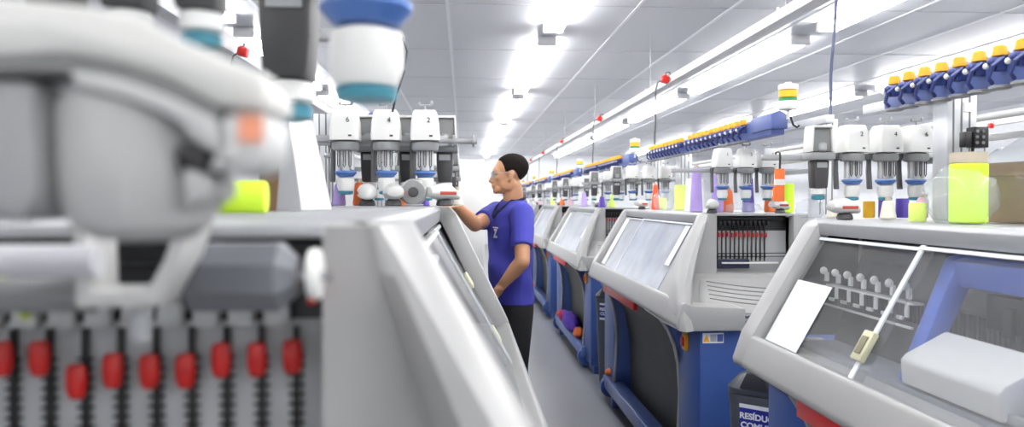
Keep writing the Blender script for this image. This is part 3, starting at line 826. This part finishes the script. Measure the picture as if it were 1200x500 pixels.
# second right machine: near end
package(1.66, 3.78, TOP, .042, .15, LIME, 'lime yarn package behind the orange hanging card, second right machine', 0)
brake(1.58, 3.66, TOP, R(20), 'white yarn brake below the feeder marked 5 on the second right machine')
blob((1.39, 3.65, TOP), (.09, .045, .03), 5, 'plastic_bag', BAG, 'wide clear plastic bag lying below the feeders marked 3 and 5', 'plastic bag', 'plastic bags')
brake(1.24, 3.68, TOP, R(80), 'white yarn brake below the feeder marked 1 on the second right machine')
tall = [(1.245, 3.95, LILAC, .24, 'tall lilac yarn cone left of the feeder marked 1'), (1.36, 3.95, LILAC, .20, 'tall lilac yarn cone between the feeders marked 1 and 3'), (1.435, 4.0, ORG_Y, .12, 'orange yarn cone behind the feeder marked 3'), (1.53, 3.95, PURPLE, .19, 'tall purple yarn cone between the feeders marked 3 and 5'), (1.66, 3.97, ORG_Y, .17, 'orange yarn cone right of the feeder marked 5')]
for x, y, m, h, lb in tall: cone(x, y, TOP, .034, .022, h, m, lb)
t = empty('white_board', (1.42, 4.55, TOP), 0, 'small leaning white board on the second right machine near the lime package', 'board')
MB().loft([[(-.06, 0, 0), (.06, 0, 0), (.06, .006, 0), (-.06, .006, 0)], [(-.03, .05, .20), (.075, .05, .20), (.075, .056, .20), (-.03, .056, .20)]]).build('board', PAPER, t)
package(1.44, 4.9, TOP, .042, .165, LIMEP, 'pale lime yarn package in the middle of the second right machine', 0)
blob((1.34, 4.95, TOP), (.07, .06, .085), 11, 'plastic_bag', BAG, 'clear plastic bag left of the pale lime package, second right machine', 'plastic bag', 'plastic bags')
# far end
cone(1.325, 5.42-.3, TOP, .028, .014, .17, mat('yarn_red_orange', (238, 84, 40), .7), 'red-orange yarn cone on the far end of the second right machine')
package(1.40, 5.2, TOP, .028, .08, LIMEP, 'small pale lime yarn package right of the red-orange cone', 0)
brake(1.25, 5.2, TOP, R(35), 'white yarn brake at the far end of the second right machine')
cone(1.55, 5.15, TOP, .03, .018, .12, CREAM, 'cream yarn cone at the far end of the second right machine')
# third to sixth machines
for k, (yy, lst) in enumerate((
    (RY[2], [(.32, .75, PURPLE, .10, 'purple'), (.42, .8, LIMEP, .12, 'pale lime'), (.34, 1.9, LILAC, .15, 'lilac'), (.5, 1.95, CREAM, .14, 'cream')]),
    (RY[3], [(.33, .7, ORG_Y, .10, 'orange'), (.45, .75, PINK, .12, 'pink'), (.35, 1.9, LIMEP, .13, 'pale lime')]),
    (RY[4], [(.34, .75, PINK, .12, 'pink'), (.36, 1.9, CREAM, .14, 'cream')]),
    (RY[5], [(.34, .8, ORG_Y, .12, 'orange')]))):
    for (u, y, m, h, cn) in lst:
        cone(XR+u, yy+y, TOP, .036, .02, h, m, '%s yarn cone on the %s end of the %s right machine' % (cn, 'near' if y < 1 else 'far', NEAR[k+2]))
    brake(XR+.32, yy+1.0, TOP, R(40), 'white yarn brake on top of the %s right machine' % NEAR[k+2])

# ---- left machine top, far end
LT = 1.4335
brake(-.30, 2.37, LT, R(-80), 'grey yarn brake with red stripe below the left feeder marked 4')
t = empty('yarn_pulley', (-.155, 2.36, LT), 0, 'round grey pulley wheel standing below the left feeder marked 2', 'pulley')
MB().lathe([(.01, -.012), (.036, -.012), (.042, -.008), (.037, 0), (.042, .008), (.036, .012), (.01, .012)], (0, 0, .043), 24, 'y').build('wheel', mat('pulley_grey', (150, 152, 152), .35, metal=.3), t)
MB().lathe([(.002, -.02), (.014, -.02), (.016, -.012), (.002, -.012)], (0, 0, .043), 16, 'y').build('hub', DGREY, t)
MB().box((-.03, -.016, 0), (.03, .016, .006), .001).build('foot', LGREY, t)
brake(-.06, 2.38, LT, R(30), 'grey yarn brake right of the pulley wheel on the left machine')
brake(-.215, 2.33, LT, R(100), 'white yarn brake left of the pulley wheel on the left machine')
cone(-.335, 2.455, LT, .022, .014, .075, ORG_Y, 'orange yarn cone behind the grey brake on the left machine')
cone(-.40, 2.455, LT, .022, .014, .07, LILAC, 'lilac yarn cone below the left feeder marked 6')
cone(-.02, 2.46, LT, .018, .012, .05, CREAM, 'cream yarn cone at the far corner of the nearest left machine')
# yarn balls on the tray beneath: second left machine
cone(-.2, L2Y+.75, TOP, .03, .018, .12, PURPLE, 'purple yarn cone on the near end of the second left machine')
cone(-.31, L2Y+.8, TOP, .03, .018, .12, ORG_Y, 'orange yarn cone on the near end of the second left machine')
# thin cable hanging by the left feeders
t = tag(MB().tube([px(474, 48, 2.3), px(478, 62, 2.3), px(475, 85, 2.3), px(466, 112, 2.3), px(461, 132, 2.32)], .003).ell(px(473, 47, 2.3), (.008, .008, .008)).build('loose_wire', BLACK), 'thin dark wire hanging in an arc above the left feeder marked 2', 'wire')

# ---- bracket, lime spool and card on the near left machine
t = empty('sheet_bracket', (0, 0, 0), 0, 'tall grey sheet-metal bracket with white side standing on the left machine', 'bracket')
A0, B0, C0, D0 = (-.372, 1.40), (-.288, 1.36), (-.252, 1.46), (-.36, 1.47)
A1, B1, C1, D1 = (-.368, 1.40), (-.314, 1.375), (-.284, 1.44), (-.36, 1.45)
z0, z1 = LT, 1.60
b = MB(); b.loft([[(*A0, z0), (*B0, z0), (*D0, z0)], [(*A1, z1), (*B1, z1), (*D1, z1)]]); fp = b.build('front_plate', mat('bracket_grey', (186, 188, 190), .4), t)
b = MB(); b.loft([[(B0[0]+.0005, B0[1], z0), (*C0, z0), (D0[0]+.003, D0[1], z0)], [(B1[0]+.0005, B1[1], z1), (*C1, z1), (D1[0]+.003, D1[1], z1)]]); b.build('side_plate', mat('bracket_white', (214, 214, 212), .4), t)
b = MB()
for zz in (1.57, 1.55, 1.52, 1.48): b.obox((-.352, 1.386, zz), (.006, .004, .011), Matrix.Rotation(R(-25), 3, 'Z'))
b.build('slots', DGREY, fp)
package(-.285, .98, LT, .021, .066, LIME, 'lime yarn spool lying on its side behind the large near brake', 0, True, R(4))
t = empty('card_strip', (-.305, 1.20, LT), R(15), 'brown cardboard strip standing behind the lime spool', 'cardboard')
MB().prism([(-.016, 0), (.012, 0), (.02, .10), (.004, .15), (-.010, .12)], -.004, .004, 'y', .001).build('card', mat('card_brown', (110, 84, 58), .8), t)

# ---- feeders hanging close to the camera at the left
b = MB().box((-.168, .45, 1.80), (-.153, 1.7, 1.825), .003).box((-.42, 1.66, 1.80), (-.15, 1.69, 1.825), .003).box((-.42, 1.66, LT), (-.39, 1.69, 1.80), .003).box((-.40, .71, 1.80), (-.18, .73, 1.82), .003)
near_part(b, 'feeder_rail', LGREY)
feeder('d', -.224, 1.05, 1.757, 'dark grey tapering yarn feeder hanging in front of the sheet bracket', '', 0, 'yarn feeders', 1.25)
o = feeder('w', -.088, .75, 1.744, 'blurred white and blue yarn feeder hanging close at the top left', '', 0, 'yarn feeders', 1.25)
for ch in list(o.children):
    if ch.name.startswith('bracket'): bpy.data.objects.remove(ch)
for i, x in enumerate((-.345, -.285, -.225)):
    feeder('d', x, .70, 1.703, 'blurred dark yarn feeder hanging over the big near brake, %s of three from the left' % ORD[i], '', 0, 'yarn feeders', .75)

# ---- big out-of-focus brake head at the left edge
YN = .36
q = lambda x, y: ((x-543)*YN/880, 1.45-(y-235)*YN/880)
t = empty('yarn_brake', (q(120, 280)[0], YN, q(120, 285)[1]), 0, 'large blurred white and grey yarn brake close at the left edge', 'yarn brake', 'yarn brakes on the machine tops')
def nb_part(b, name, m, parent=None):
    o = b.build(name, m, parent or t); o.data.transform(Matrix.Translation([-v for v in t.location])); return o
SH = mat('near_brake_white', (214, 214, 210), .4); GR = mat('near_brake_grey', (176, 177, 176), .5)
nb_part(MB().prism([q(*p) for p in ((-70, 4), (40, 6), (110, 12), (170, 24), (230, 54), (270, 72), (308, 84), (317, 96), (318, 132), (262, 128), (210, 97), (150, 78), (95, 70), (40, 74), (-70, 80))], .36, .42, 'y', .006), 'top_shell', SH)
nb_part(MB().prism([q(*p) for p in ((-60, 79), (40, 74), (95, 71), (150, 79), (210, 98), (262, 129), (262, 142), (205, 114), (150, 94), (95, 86), (-60, 90))], .366, .415, 'y', .001), 'seam_band', mat('near_brake_seam', (132, 133, 132), .5))
nb_part(MB().prism([q(*p) for p in ((95, 86), (150, 94), (205, 114), (262, 142), (268, 185), (235, 168), (215, 142), (165, 122), (105, 108))], .359, .415, 'y', .004), 'middle_band', mat('near_brake_band', (186, 187, 186), .5))
x0, zt = q(140, 100); 
rings = []
for (yy, k) in ((104, .9), (120, 1.0), (200, 1.0), (240, .96), (268, .82), (284, .55)):
    c = q(138, yy)
    rings.append([(c[0]+.040*k*math.cos(2*math.pi*j/28), .402+.038*k*math.sin(2*math.pi*j/28), c[1]) for j in range(28)])
nb_part(MB().loft(rings), 'drum', GR)
nb_part(MB().prism([q(*p) for p in ((-60, 92), (48, 92), (52, 230), (30, 262), (-60, 250))], .37, .43, 'y', .008), 'rear_housing', mat('near_brake_rear', (150, 151, 152), .5))
ns = nb_part(MB().prism([q(*p) for p in ((263, 133), (319, 133), (317, 188), (300, 207), (252, 205), (250, 186), (266, 180))], .36, .41, 'y', .006), 'nose', mat('near_brake_nose', (196, 197, 196), .45))
nb_part(MB().box((q(287, 0)[0], .3585, q(0, 168)[1]), (q(314, 0)[0], .36, q(0, 137)[1])), 'orange_label', mat('label_orange', (226, 150, 118), .6), ns)
nb_part(MB().prism([q(*p) for p in ((205, 165), (246, 165), (250, 200), (225, 215), (205, 200))], .368, .41, 'y', .004), 'yarn_opening', BLACK)
nb_part(MB().prism([q(*p) for p in ((216, 196), (250, 206), (250, 230), (222, 246)) ], .365, .41, 'y', .003), 'guide_lug', GR)

# ---- tension gear in front of the near end window (parts of the nearest left machine)
Yg = .56
g = lambda x, y: ((x-543)*Yg/880, 1.45-(y-235)*Yg/880)
b = MB(); xa, za = g(232, 322); xb, _ = g(340, 322)
pts = [(.0245*math.cos(R(22.5+45*k)), .0245*math.sin(R(22.5+45*k))) for k in range(8)]
b.loft([[(xa, Yg+p[0], za+p[1]) for p in pts], [(xa+.004, Yg+p[0]*1.08, za+p[1]*1.08) for p in pts], [(xb-.004, Yg+p[0]*1.08, za+p[1]*1.08) for p in pts], [(xb, Yg+p[0]*.9, za+p[1]*.9) for p in pts], [(xb+.008, Yg+p[0]*.6, za+p[1]*.6) for p in pts]])
mo = near_part(b, 'tension_motor', mat('motor_grey', (104, 106, 112), .45), None, 25)
xd, zd = g(372, 320)
near_part(MB().cyl((xb+.008, Yg, za), (xd+.012, Yg, za), .004).build and MB().cyl((xb+.008, Yg, za), (xd+.012, Yg, za), .004), 'motor_shaft', CHROME, mo)
near_part(MB().lathe([(.004, xd-.004), (.018, xd-.004), (.0195, xd), (.018, xd+.004), (.004, xd+.004)], (0, Yg, zd), 24, 'x'), 'feed_disc', WHITE, mo)
near_part(MB().box((g(352, 0)[0], Yg+.03, g(0, 362)[1]), (g(362, 0)[0], Yg+.045, g(0, 322)[1]), .002), 'red_catch', RED, mo)
near_part(MB().cyl((-.40, .50, 1.45-(303-235)*.5/880), ((130-543)*.5/880, .50, 1.45-(303-235)*.5/880), .0105, seg=20), 'front_tube', mat('tube_white', (214, 214, 218), .35))
near_part(MB().cyl((-.40, .53, 1.45-(342-235)*.53/880), ((125-543)*.53/880, .53, 1.45-(342-235)*.53/880), .012, seg=20), 'lower_tube', GREY)
h = lambda x, y: ((x-543)*.52/880, 1.45-(y-235)*.52/880)
near_part(MB().prism([h(*p) for p in ((118, 262), (132, 262), (134, 334), (196, 334), (214, 300), (236, 240), (252, 240), (228, 312), (206, 352), (120, 352))], .50, .545, 'y', .002), 'yarn_bracket', mat('bracket_light', (196, 196, 194), .4))
near_part(MB().cyl((*h(178, 352)[:1], .52, h(178, 352)[1]), (h(174, 392)[0], .52, h(174, 392)[1]), .007), 'bracket_pin', LGREY)
near_part(MB().tube([(h(-30, 318)[0], .54, h(-30, 318)[1]), (h(10, 326)[0], .53, h(10, 326)[1]), (h(34, 340)[0], .53, h(34, 340)[1]), (h(36, 356)[0], .54, h(36, 356)[1]), (h(20, 372)[0], .55, h(20, 372)[1])], .004), 'earth_wire', YWIRE)

# ---- waste bins
def bin_(label):
    t = empty('waste_bin', (0, 0, 0), 0, label, 'waste bin', 'waste bins')
    def rr(w, z, r=.45):
        pts = []
        for (cx, cy, a0) in ((1, 1, 0), (-1, 1, 90), (-1, -1, 180), (1, -1, 270)):
            for k in range(7):
                a = R(a0+k*15); pts.append((cx*w*(1-r)+w*r*math.cos(a), cy*w*(1-r)+w*r*math.sin(a), z))
        return pts
    MB().loft([rr(.105, 0), rr(.11, .01), rr(.132, .70), rr(.136, .70), rr(.136, .725), rr(.125, .726)]).build('body', BIN, t)
    lid = MB().loft([rr(.134, .727), rr(.137, .732), rr(.137, .752), rr(.10, .80), rr(.06, .815)]).build('lid', mat('bin_lid', (60, 64, 72), .45), t)
    MB().prism([(-.07, .757), (.05, .757), (.02, .825), (-.04, .825)], -.142, -.10, 'y', .004).build('flap', mat('bin_flap', (44, 46, 52), .4), lid)
    lb = MB().box((-.07, -.1345, .565), (.07, -.130, .685)).build('label', LABELBLUE, t)
    for zz in (.557, .677): MB().box((-.07, -.1365, zz), (.07, -.1346, zz+.016)).build('label_line', PAPER, lb)
    text('lettering', 'RESÍDUO', .034, PAPER, lb, (0, -.1352, .643), (R(90), 0, 0), bold=.0012)
    text('lettering', 'COMUM', .034, PAPER, lb, (0, -.1352, .605), (R(90), 0, 0), bold=.0012)
    return t
bn = bin_('dark grey waste bin labelled RESÍDUO COMUM between the nearest and second right machines')
bn.location = (1.225, 2.93, 0); bn.rotation_euler = (0, 0, R(-42)); bn.scale = (1, 1, .945)
b2 = dup(bn, None, (1.20, 5.83, 0), 'dark grey waste bin with blue label between the second and third right machines')

# ---- cloth bundles on the foot bar of the third right machine
blob((1.065, 7.40, .191), (.07, .36, .085), 14, 'cloth_bundle', mat('cloth_violet', (84, 50, 170), .85, noise_amt=.15), 'long violet cloth bundle lying on the foot bar of the third right machine', 'cloth', 'cloth bundles', .3)
blob((1.06, 7.90, .191), (.05, .06, .06), 15, 'cloth_bundle', MAGENTA, 'pink cloth bundle at the far end of the foot bar, third right machine', 'cloth', 'cloth bundles', .3)
blob((1.065, 6.88, .191), (.05, .09, .05), 16, 'cloth_bundle', ORG_Y, 'orange cloth bundle at the near end of the foot bar, third right machine', 'cloth', 'cloth bundles', .3)

# ---- white cabinet closing the left row, behind the man
t = empty('storage_cabinet', (-.17, 6.25, 0), 0, 'tall white storage cabinet behind the man at the end of the left row', 'cabinet')
MB().box((-.38, -.2, .06), (.34, .25, 1.78), .006).build('body', WHITE, t)
MB().box((-.36, -.18, 0), (.32, .23, .06)).build('plinth', GREY, t)
for a, b_ in ((-.372, -.022), (-.018, .332)):
    d = MB().box((a, -.218, .09), (b_, -.2005, 1.76), .003).build('door', WHITE, t)
    xx = b_-.03 if a < -.1 else a+.03
    MB().box((xx-.006, -.236, .95), (xx+.006, -.2185, 1.07), .003).build('handle', LGREY, d)

# ------------------------------------------------------------------ the man in the blue shirt
def frame(f):
    f = Vector(f).normalized(); up = Vector((0, 0, 1)); l = up.cross(f).normalized()
    return Matrix((f, l, up)).transposed()          # columns forward, left, up
def limb(b, pts):
    """tapered chain of joints: (point, radius)"""
    for i in range(len(pts)-1):
        b.cyl(pts[i][0], pts[i+1][0], pts[i][1], pts[i+1][1], 16)
    for p, r in pts: b.ell(p, (r, r, r), None, 14, 10)
TC = Vector((.275, 4.35, 0)); TF = frame((-.93, -.37, 0))
HC = Vector((.262, 4.33, 1.602)); HF = frame((-1, -.06, -.06))
def T(f, l, z, lean=0.): p = TF @ Vector((f+lean, l, 0)); return Vector((TC.x+p.x, TC.y+p.y, z))
def H(p): return HC+HF @ Vector(p)
HS = 1.0
SL_, EL_, WL_ = Vector((.325, 4.175, 1.375)), Vector((.315, 4.005, 1.125)), Vector((.215, 4.12, .988))
SR_, ER_, WR_ = Vector((.20, 4.515, 1.375)), Vector((.065, 4.235, 1.315)), Vector((-.035, 4.03, 1.422))
def torso_rings(g):
    rings = []
    for (z, w, d, off) in ((.86, .178, .122, -.0), (.95, .172, .118, .0), (1.05, .162, .112, .004), (1.18, .172, .116, .006), (1.30, .182, .118, .004), (1.37, .172, .102, -.002), (1.415, .13, .08, -.012), (1.45, .085, .066, -.02)):
        rings.append([T((d+g)*math.cos(a)+off, (w+g)*math.sin(a), z) for a in [2*math.pi*k/28 for k in range(28)]])
    return rings
def hand(b, wrist, d, palm, thumb_side, curl):
    """palm plus five separate fingers; d points along the fingers, palm is the palm's facing"""
    d = Vector(d).normalized(); n = Vector(palm); n = (n-d*n.dot(d)).normalized(); w = d.cross(n)*thumb_side
    M = Matrix((d, w, n)).transposed()
    b.cyl(wrist, wrist+d*.03, .024, .028)
    b.ell(wrist+d*.052, (.050, .040, .016), M)
    b.ell(wrist+d*.075, (.026, .040, .014), M)
    for k, (off, ln) in enumerate(((.030, .070), (.0105, .080), (-.0095, .074), (-.029, .058))):
        p = wrist+d*(.088 if k else .084)+w*off; a = curl*.35; r = .0088-.0004*k
        chain = [(p, r)]
        dr = d.copy(); spread = w*off*1.2
        for seg, fr in enumerate((.45, .32, .23)):
            a2 = curl*(.5+.55*seg)
            dr = (d*math.cos(a2)+n*math.sin(a2)+spread).normalized()
            p = p+dr*ln*fr; chain.append((p, r*(.94-.07*seg)))
        limb(b, chain)
    p = wrist+d*.03+w*.03; limb(b, [(wrist+d*.022+w*.018, .013), (p+w*.016+d*.016+n*.008, .0115), (p+w*.026+d*.042+n*.014, .0098), (p+w*.024+d*.062+n*.018, .0082)])
b = MB()
b.loft(torso_rings(-.016))
b.ell(T(0, 0, .90), (.13, .13, .12))
for sy in (-1, 1): limb(b, [(T(-.005, sy*.088, .90), .085), (T(.012, sy*.09, .50), .055), (T(-.01, sy*.092, .12), .04)])
limb(b, [(T(-.02, 0, 1.40), .066), (H((-.022, 0, -.075)), .055)])
limb(b, [(SL_, .055), (SL_.lerp(EL_, .5), .047), (EL_, .040)]); limb(b, [(EL_, .041), (EL_.lerp(WL_, .3), .042), (WL_, .027)])
limb(b, [(SR_, .055), (SR_.lerp(ER_, .5), .047), (ER_, .040)]); limb(b, [(ER_, .041), (ER_.lerp(WR_, .3), .042), (WR_, .027)])
hand(b, WL_, (-.62, .05, -.75), (-.7, .35, -.3), 1, .4)
hand(b, WR_, (-.60, -.78, -.08), (0, 0, -1), -1, .16)
# head
hs = [((-.014, 0, .034), (.097, .075, .080)), ((.030, 0, -.020), (.062, .060, .085)), ((.040, 0, -.075), (.046, .047, .036)), ((.073, 0, -.092), (.020, .022, .018)), ((.070, 0, .02), (.026, .050, .035)), ((.083, 0, .020), (.013, .040, .009)),
      ((.085, 0, -.058), (.015, .024, .012)), ((.093, 0, -.058), (.0085, .020, .006)), ((.091, 0, -.071), (.0085, .018, .007)), ((.010, .050, -.055), (.045, .016, .04)), ((.010, -.050, -.055), (.045, .016, .04)), ((.062, .036, -.02), (.022, .018, .016)), ((.062, -.036, -.02), (.022, .018, .016))]
for c, r in hs: b.ell(H(c), r, HF, 20, 14)
limb(b, [(H((.088, 0, .006)), .008), (H((.100, 0, -.018)), .010), (H((.106, 0, -.033)), .0125)])
for sy in (-1, 1):
    b.ell(H((.096, sy*.011, -.036)), (.010, .007, .007), HF)
    b.ell(H((-.004, sy*.077, -.008)), (.018, .007, .030), HF @ Matrix.Rotation(R(12*sy), 3, 'Z') @ Matrix.Rotation(R(-12), 3, 'Y'))
    b.ell(H((.004, sy*.074, -.033)), (.010, .006, .012), HF)
body = smooth_remesh(b, .0052, 5, SKIN, 'person')
man = link('person', body)
tag(man, 'man in blue short-sleeved shirt and black trousers reaching to the left machine, in profile', 'person')
# hair, tucked into the head along its hairline
bm = bmesh.new(); bmesh.ops.create_uvsphere(bm, u_segments=40, v_segments=28, radius=1)
for v in bm.verts:
    d = v.co.normalized()
    p = Vector((-.016+d.x*.1005, d.y*.0785, .036+d.z*.0845))
    p += d*.0025*noise.noise(d*9)
    x = p.x
    line = .070 if x > .055 else (lerp(.012, .070, min(1, (x-.03)/.025)) if x > .03 else (-.004 if x > -.03 else lerp(-.004, -.080, min(1, (-.03-x)/.045))))
    e = (p.z-line)/.03
    if e < 1: k = max(0, min(1, e)); p = Vector((-.014, 0, .034))+(p-Vector((-.014, 0, .034)))*lerp(.90, 1, k)
    if e < -.3: p = Vector((-.014, 0, .034))+(p-Vector((-.014, 0, .034)))*.8
    v.co = H(p)
me = bpy.data.meshes.new('hair'); bm.to_mesh(me); bm.free(); me.materials.append(HAIR); me.shade_smooth()
link('hair', me, man)
b = MB()
for sy in (-1, 1):
    b.ell(H((.083, sy*.031, .004)), (.007, .012, .0065), HF)
link('eyes', b.mesh('eyes', mat('eye_dark', (60, 46, 40), .3)), man)
b = MB()
for sy in (-1, 1): b.ell(H((.092, sy*.031, .019)), (.004, .017, .003), HF)
link('eyebrows', b.mesh('eyebrows', HAIR), man)
# clear safety glasses
b = MB()
for sy in (-1, 1):
    b.tube([H(p) for p in ((.100, sy*.012, .002), (.102, sy*.020, .017), (.097, sy*.046, .017), (.086, sy*.060, .010), (.086, sy*.060, -.008), (.096, sy*.046, -.020), (.101, sy*.022, -.018), (.100, sy*.012, .002))], .0016, 6)
    b.tube([H(p) for p in ((.086, sy*.060, .010), (.06, sy*.073, .010), (.0, sy*.086, .006), (-.02, sy*.086, -.004))], .0018, 6)
gl = link('safety_glasses', b.mesh('safety_glasses', GLASSM), man)
b = MB()
for sy in (-1, 1):
    b.loft([[H(p) for p in ((.101, sy*.013, .002), (.102, sy*.020, .016), (.0965, sy*.046, .016), (.086, sy*.059, .009), (.086, sy*.059, -.007), (.0955, sy*.046, -.019), (.1005, sy*.022, -.017))],
            [H(p) for p in ((.100, sy*.013, .002), (.101, sy*.020, .016), (.0955, sy*.046, .016), (.085, sy*.059, .009), (.085, sy*.059, -.007), (.0945, sy*.046, -.019), (.0995, sy*.022, -.017))]])
link('lenses', b.mesh('lenses', clear('lens_clear', haze=.08)), gl)
# shirt
b = MB()
b.loft(torso_rings(.004))
limb(b, [(SL_, .070), (SL_.lerp(EL_, .35), .066)]); b.cyl(SL_.lerp(EL_, .3), SL_.lerp(EL_, .72), .066, .062)
limb(b, [(SR_, .070), (SR_.lerp(ER_, .35), .064)]); b.cyl(SR_.lerp(ER_, .3), SR_.lerp(ER_, .66), .064, .060)
limb(b, [(T(0, .10, 1.35), .085), (T(0, -.10, 1.35), .085)])
me = smooth_remesh(b, .007, 6, SHIRT, 'shirt')
for v in me.vertices:                                   # soft folds
    p = v.co
    a = .004*math.sin(38*(p.z+.55*(p.x-.3)+.2*p.y))*max(0, 1-abs(p.z-1.02)/.16)+.003*noise.noise(p*14)+.004*noise.noise(p*6)
    v.co = p+v.normal*a
shirt = link('shirt', me, man)
from mathutils.bvhtree import BVHTree
bv = BVHTree.FromPolygons([v.co.copy() for v in me.vertices], [tuple(p.vertices) for p in me.polygons])
# collar and V neckline
pts = []
for k in range(25):
    a = 2*math.pi*k/24
    f = .066*math.cos(a)-.018; l = .070*math.sin(a); z = 1.452-.018*math.cos(a)
    if math.cos(a) > .45: z -= .085*(math.cos(a)-.45)/.55; f += .055*(math.cos(a)-.45)/.55; l *= 1-.35*(math.cos(a)-.45)/.55
    p = T(f, l, z); q_, nn, _, _ = bv.find_nearest(p)
    pts.append(q_+nn*.002 if math.cos(a) > .45 else p)
cl = link('collar', MB().tube(pts, .0085, 8).mesh('collar', COLLAR), shirt)
def on_shirt(f, l, z, lift=.003):
    o_ = T(.5, l, z); d_ = (TF @ Vector((-1, 0, 0)))
    hit = bv.ray_cast(o_, d_)
    return (hit[0] if hit[0] else T(f, l, z))-d_*lift
ct = on_shirt(.12, .055, 1.262)
lg = text('chest_logo', 'Z', .066, PAPER, shirt, ct, (R(90), 0, math.atan2(TF.col[0].y, TF.col[0].x)+R(90)), bold=.0035)
b = MB(); M3 = TF
pa, pb = on_shirt(.12, .035, 1.298), on_shirt(.12, .078, 1.296)
b.cyl(pa, pb, .0035, seg=8); link('chest_mark', b.mesh('chest_mark', PAPER), shirt)
# trousers and shoes
b = MB()
b.loft([[T(d*math.cos(a), w_*math.sin(a), z) for a in [2*math.pi*k/28 for k in range(28)]] for (z, w_, d) in ((.80, .165, .112), (.88, .168, .112), (.98, .160, .108))])
for sy in (-1, 1):
    limb(b, [(T(.0, sy*.084, .84), .098), (T(.015, sy*.092, .50), .074), (T(-.005, sy*.096, .10), .062)])
    b.cyl(T(-.005, sy*.096, .10), T(-.005, sy*.096, .035), .062, .064)
tr = link('trousers', smooth_remesh(b, .009, 4, TROUS, 'trousers'), man)
for sy in (-1, 1):
    b = MB()
    b.ell(T(.06, sy*.10, .045), (.135, .046, .045), TF); b.ell(T(-.03, sy*.10, .06), (.06, .045, .055), TF)
    me = smooth_remesh(b, .008, 3, BLACK, 'shoe')
    for v in me.vertices: v.co.z = max(v.co.z, .001)
    link('shoe', me, man)
# ------------------------------------------------------------------ camera and render settings
cam = bpy.data.cameras.new('camera'); co = bpy.data.objects.new('camera', cam); col.objects.link(co)
co.location = (0, 0, 1.45)
co.rotation_euler = (R(90-.977), 0, R(-3.706))
cam.sensor_width = 36; cam.lens = 880/1200*36
cam.clip_start = .02; cam.clip_end = 100
cam.dof.use_dof = True; cam.dof.focus_distance = 3.0; cam.dof.aperture_fstop = 3.2
scene.camera = co
w = bpy.data.worlds.new('world'); scene.world = w; w.use_nodes = True
w.node_tree.nodes['Background'].inputs['Color'].default_value = (.9, .95, 1, 1)
w.node_tree.nodes['Background'].inputs['Strength'].default_value = .3
scene.view_settings.view_transform = 'Standard'
scene.view_settings.look = 'None'
scene.view_settings.gamma = 1
scene.view_settings.use_curve_mapping = False
scene.view_settings.exposure = 0.15
scene.cycles.use_denoising = True
scene.cycles.max_bounces = 8
scene.cycles.transparent_max_bounces = 16
scene.cycles.sample_clamp_indirect = 6
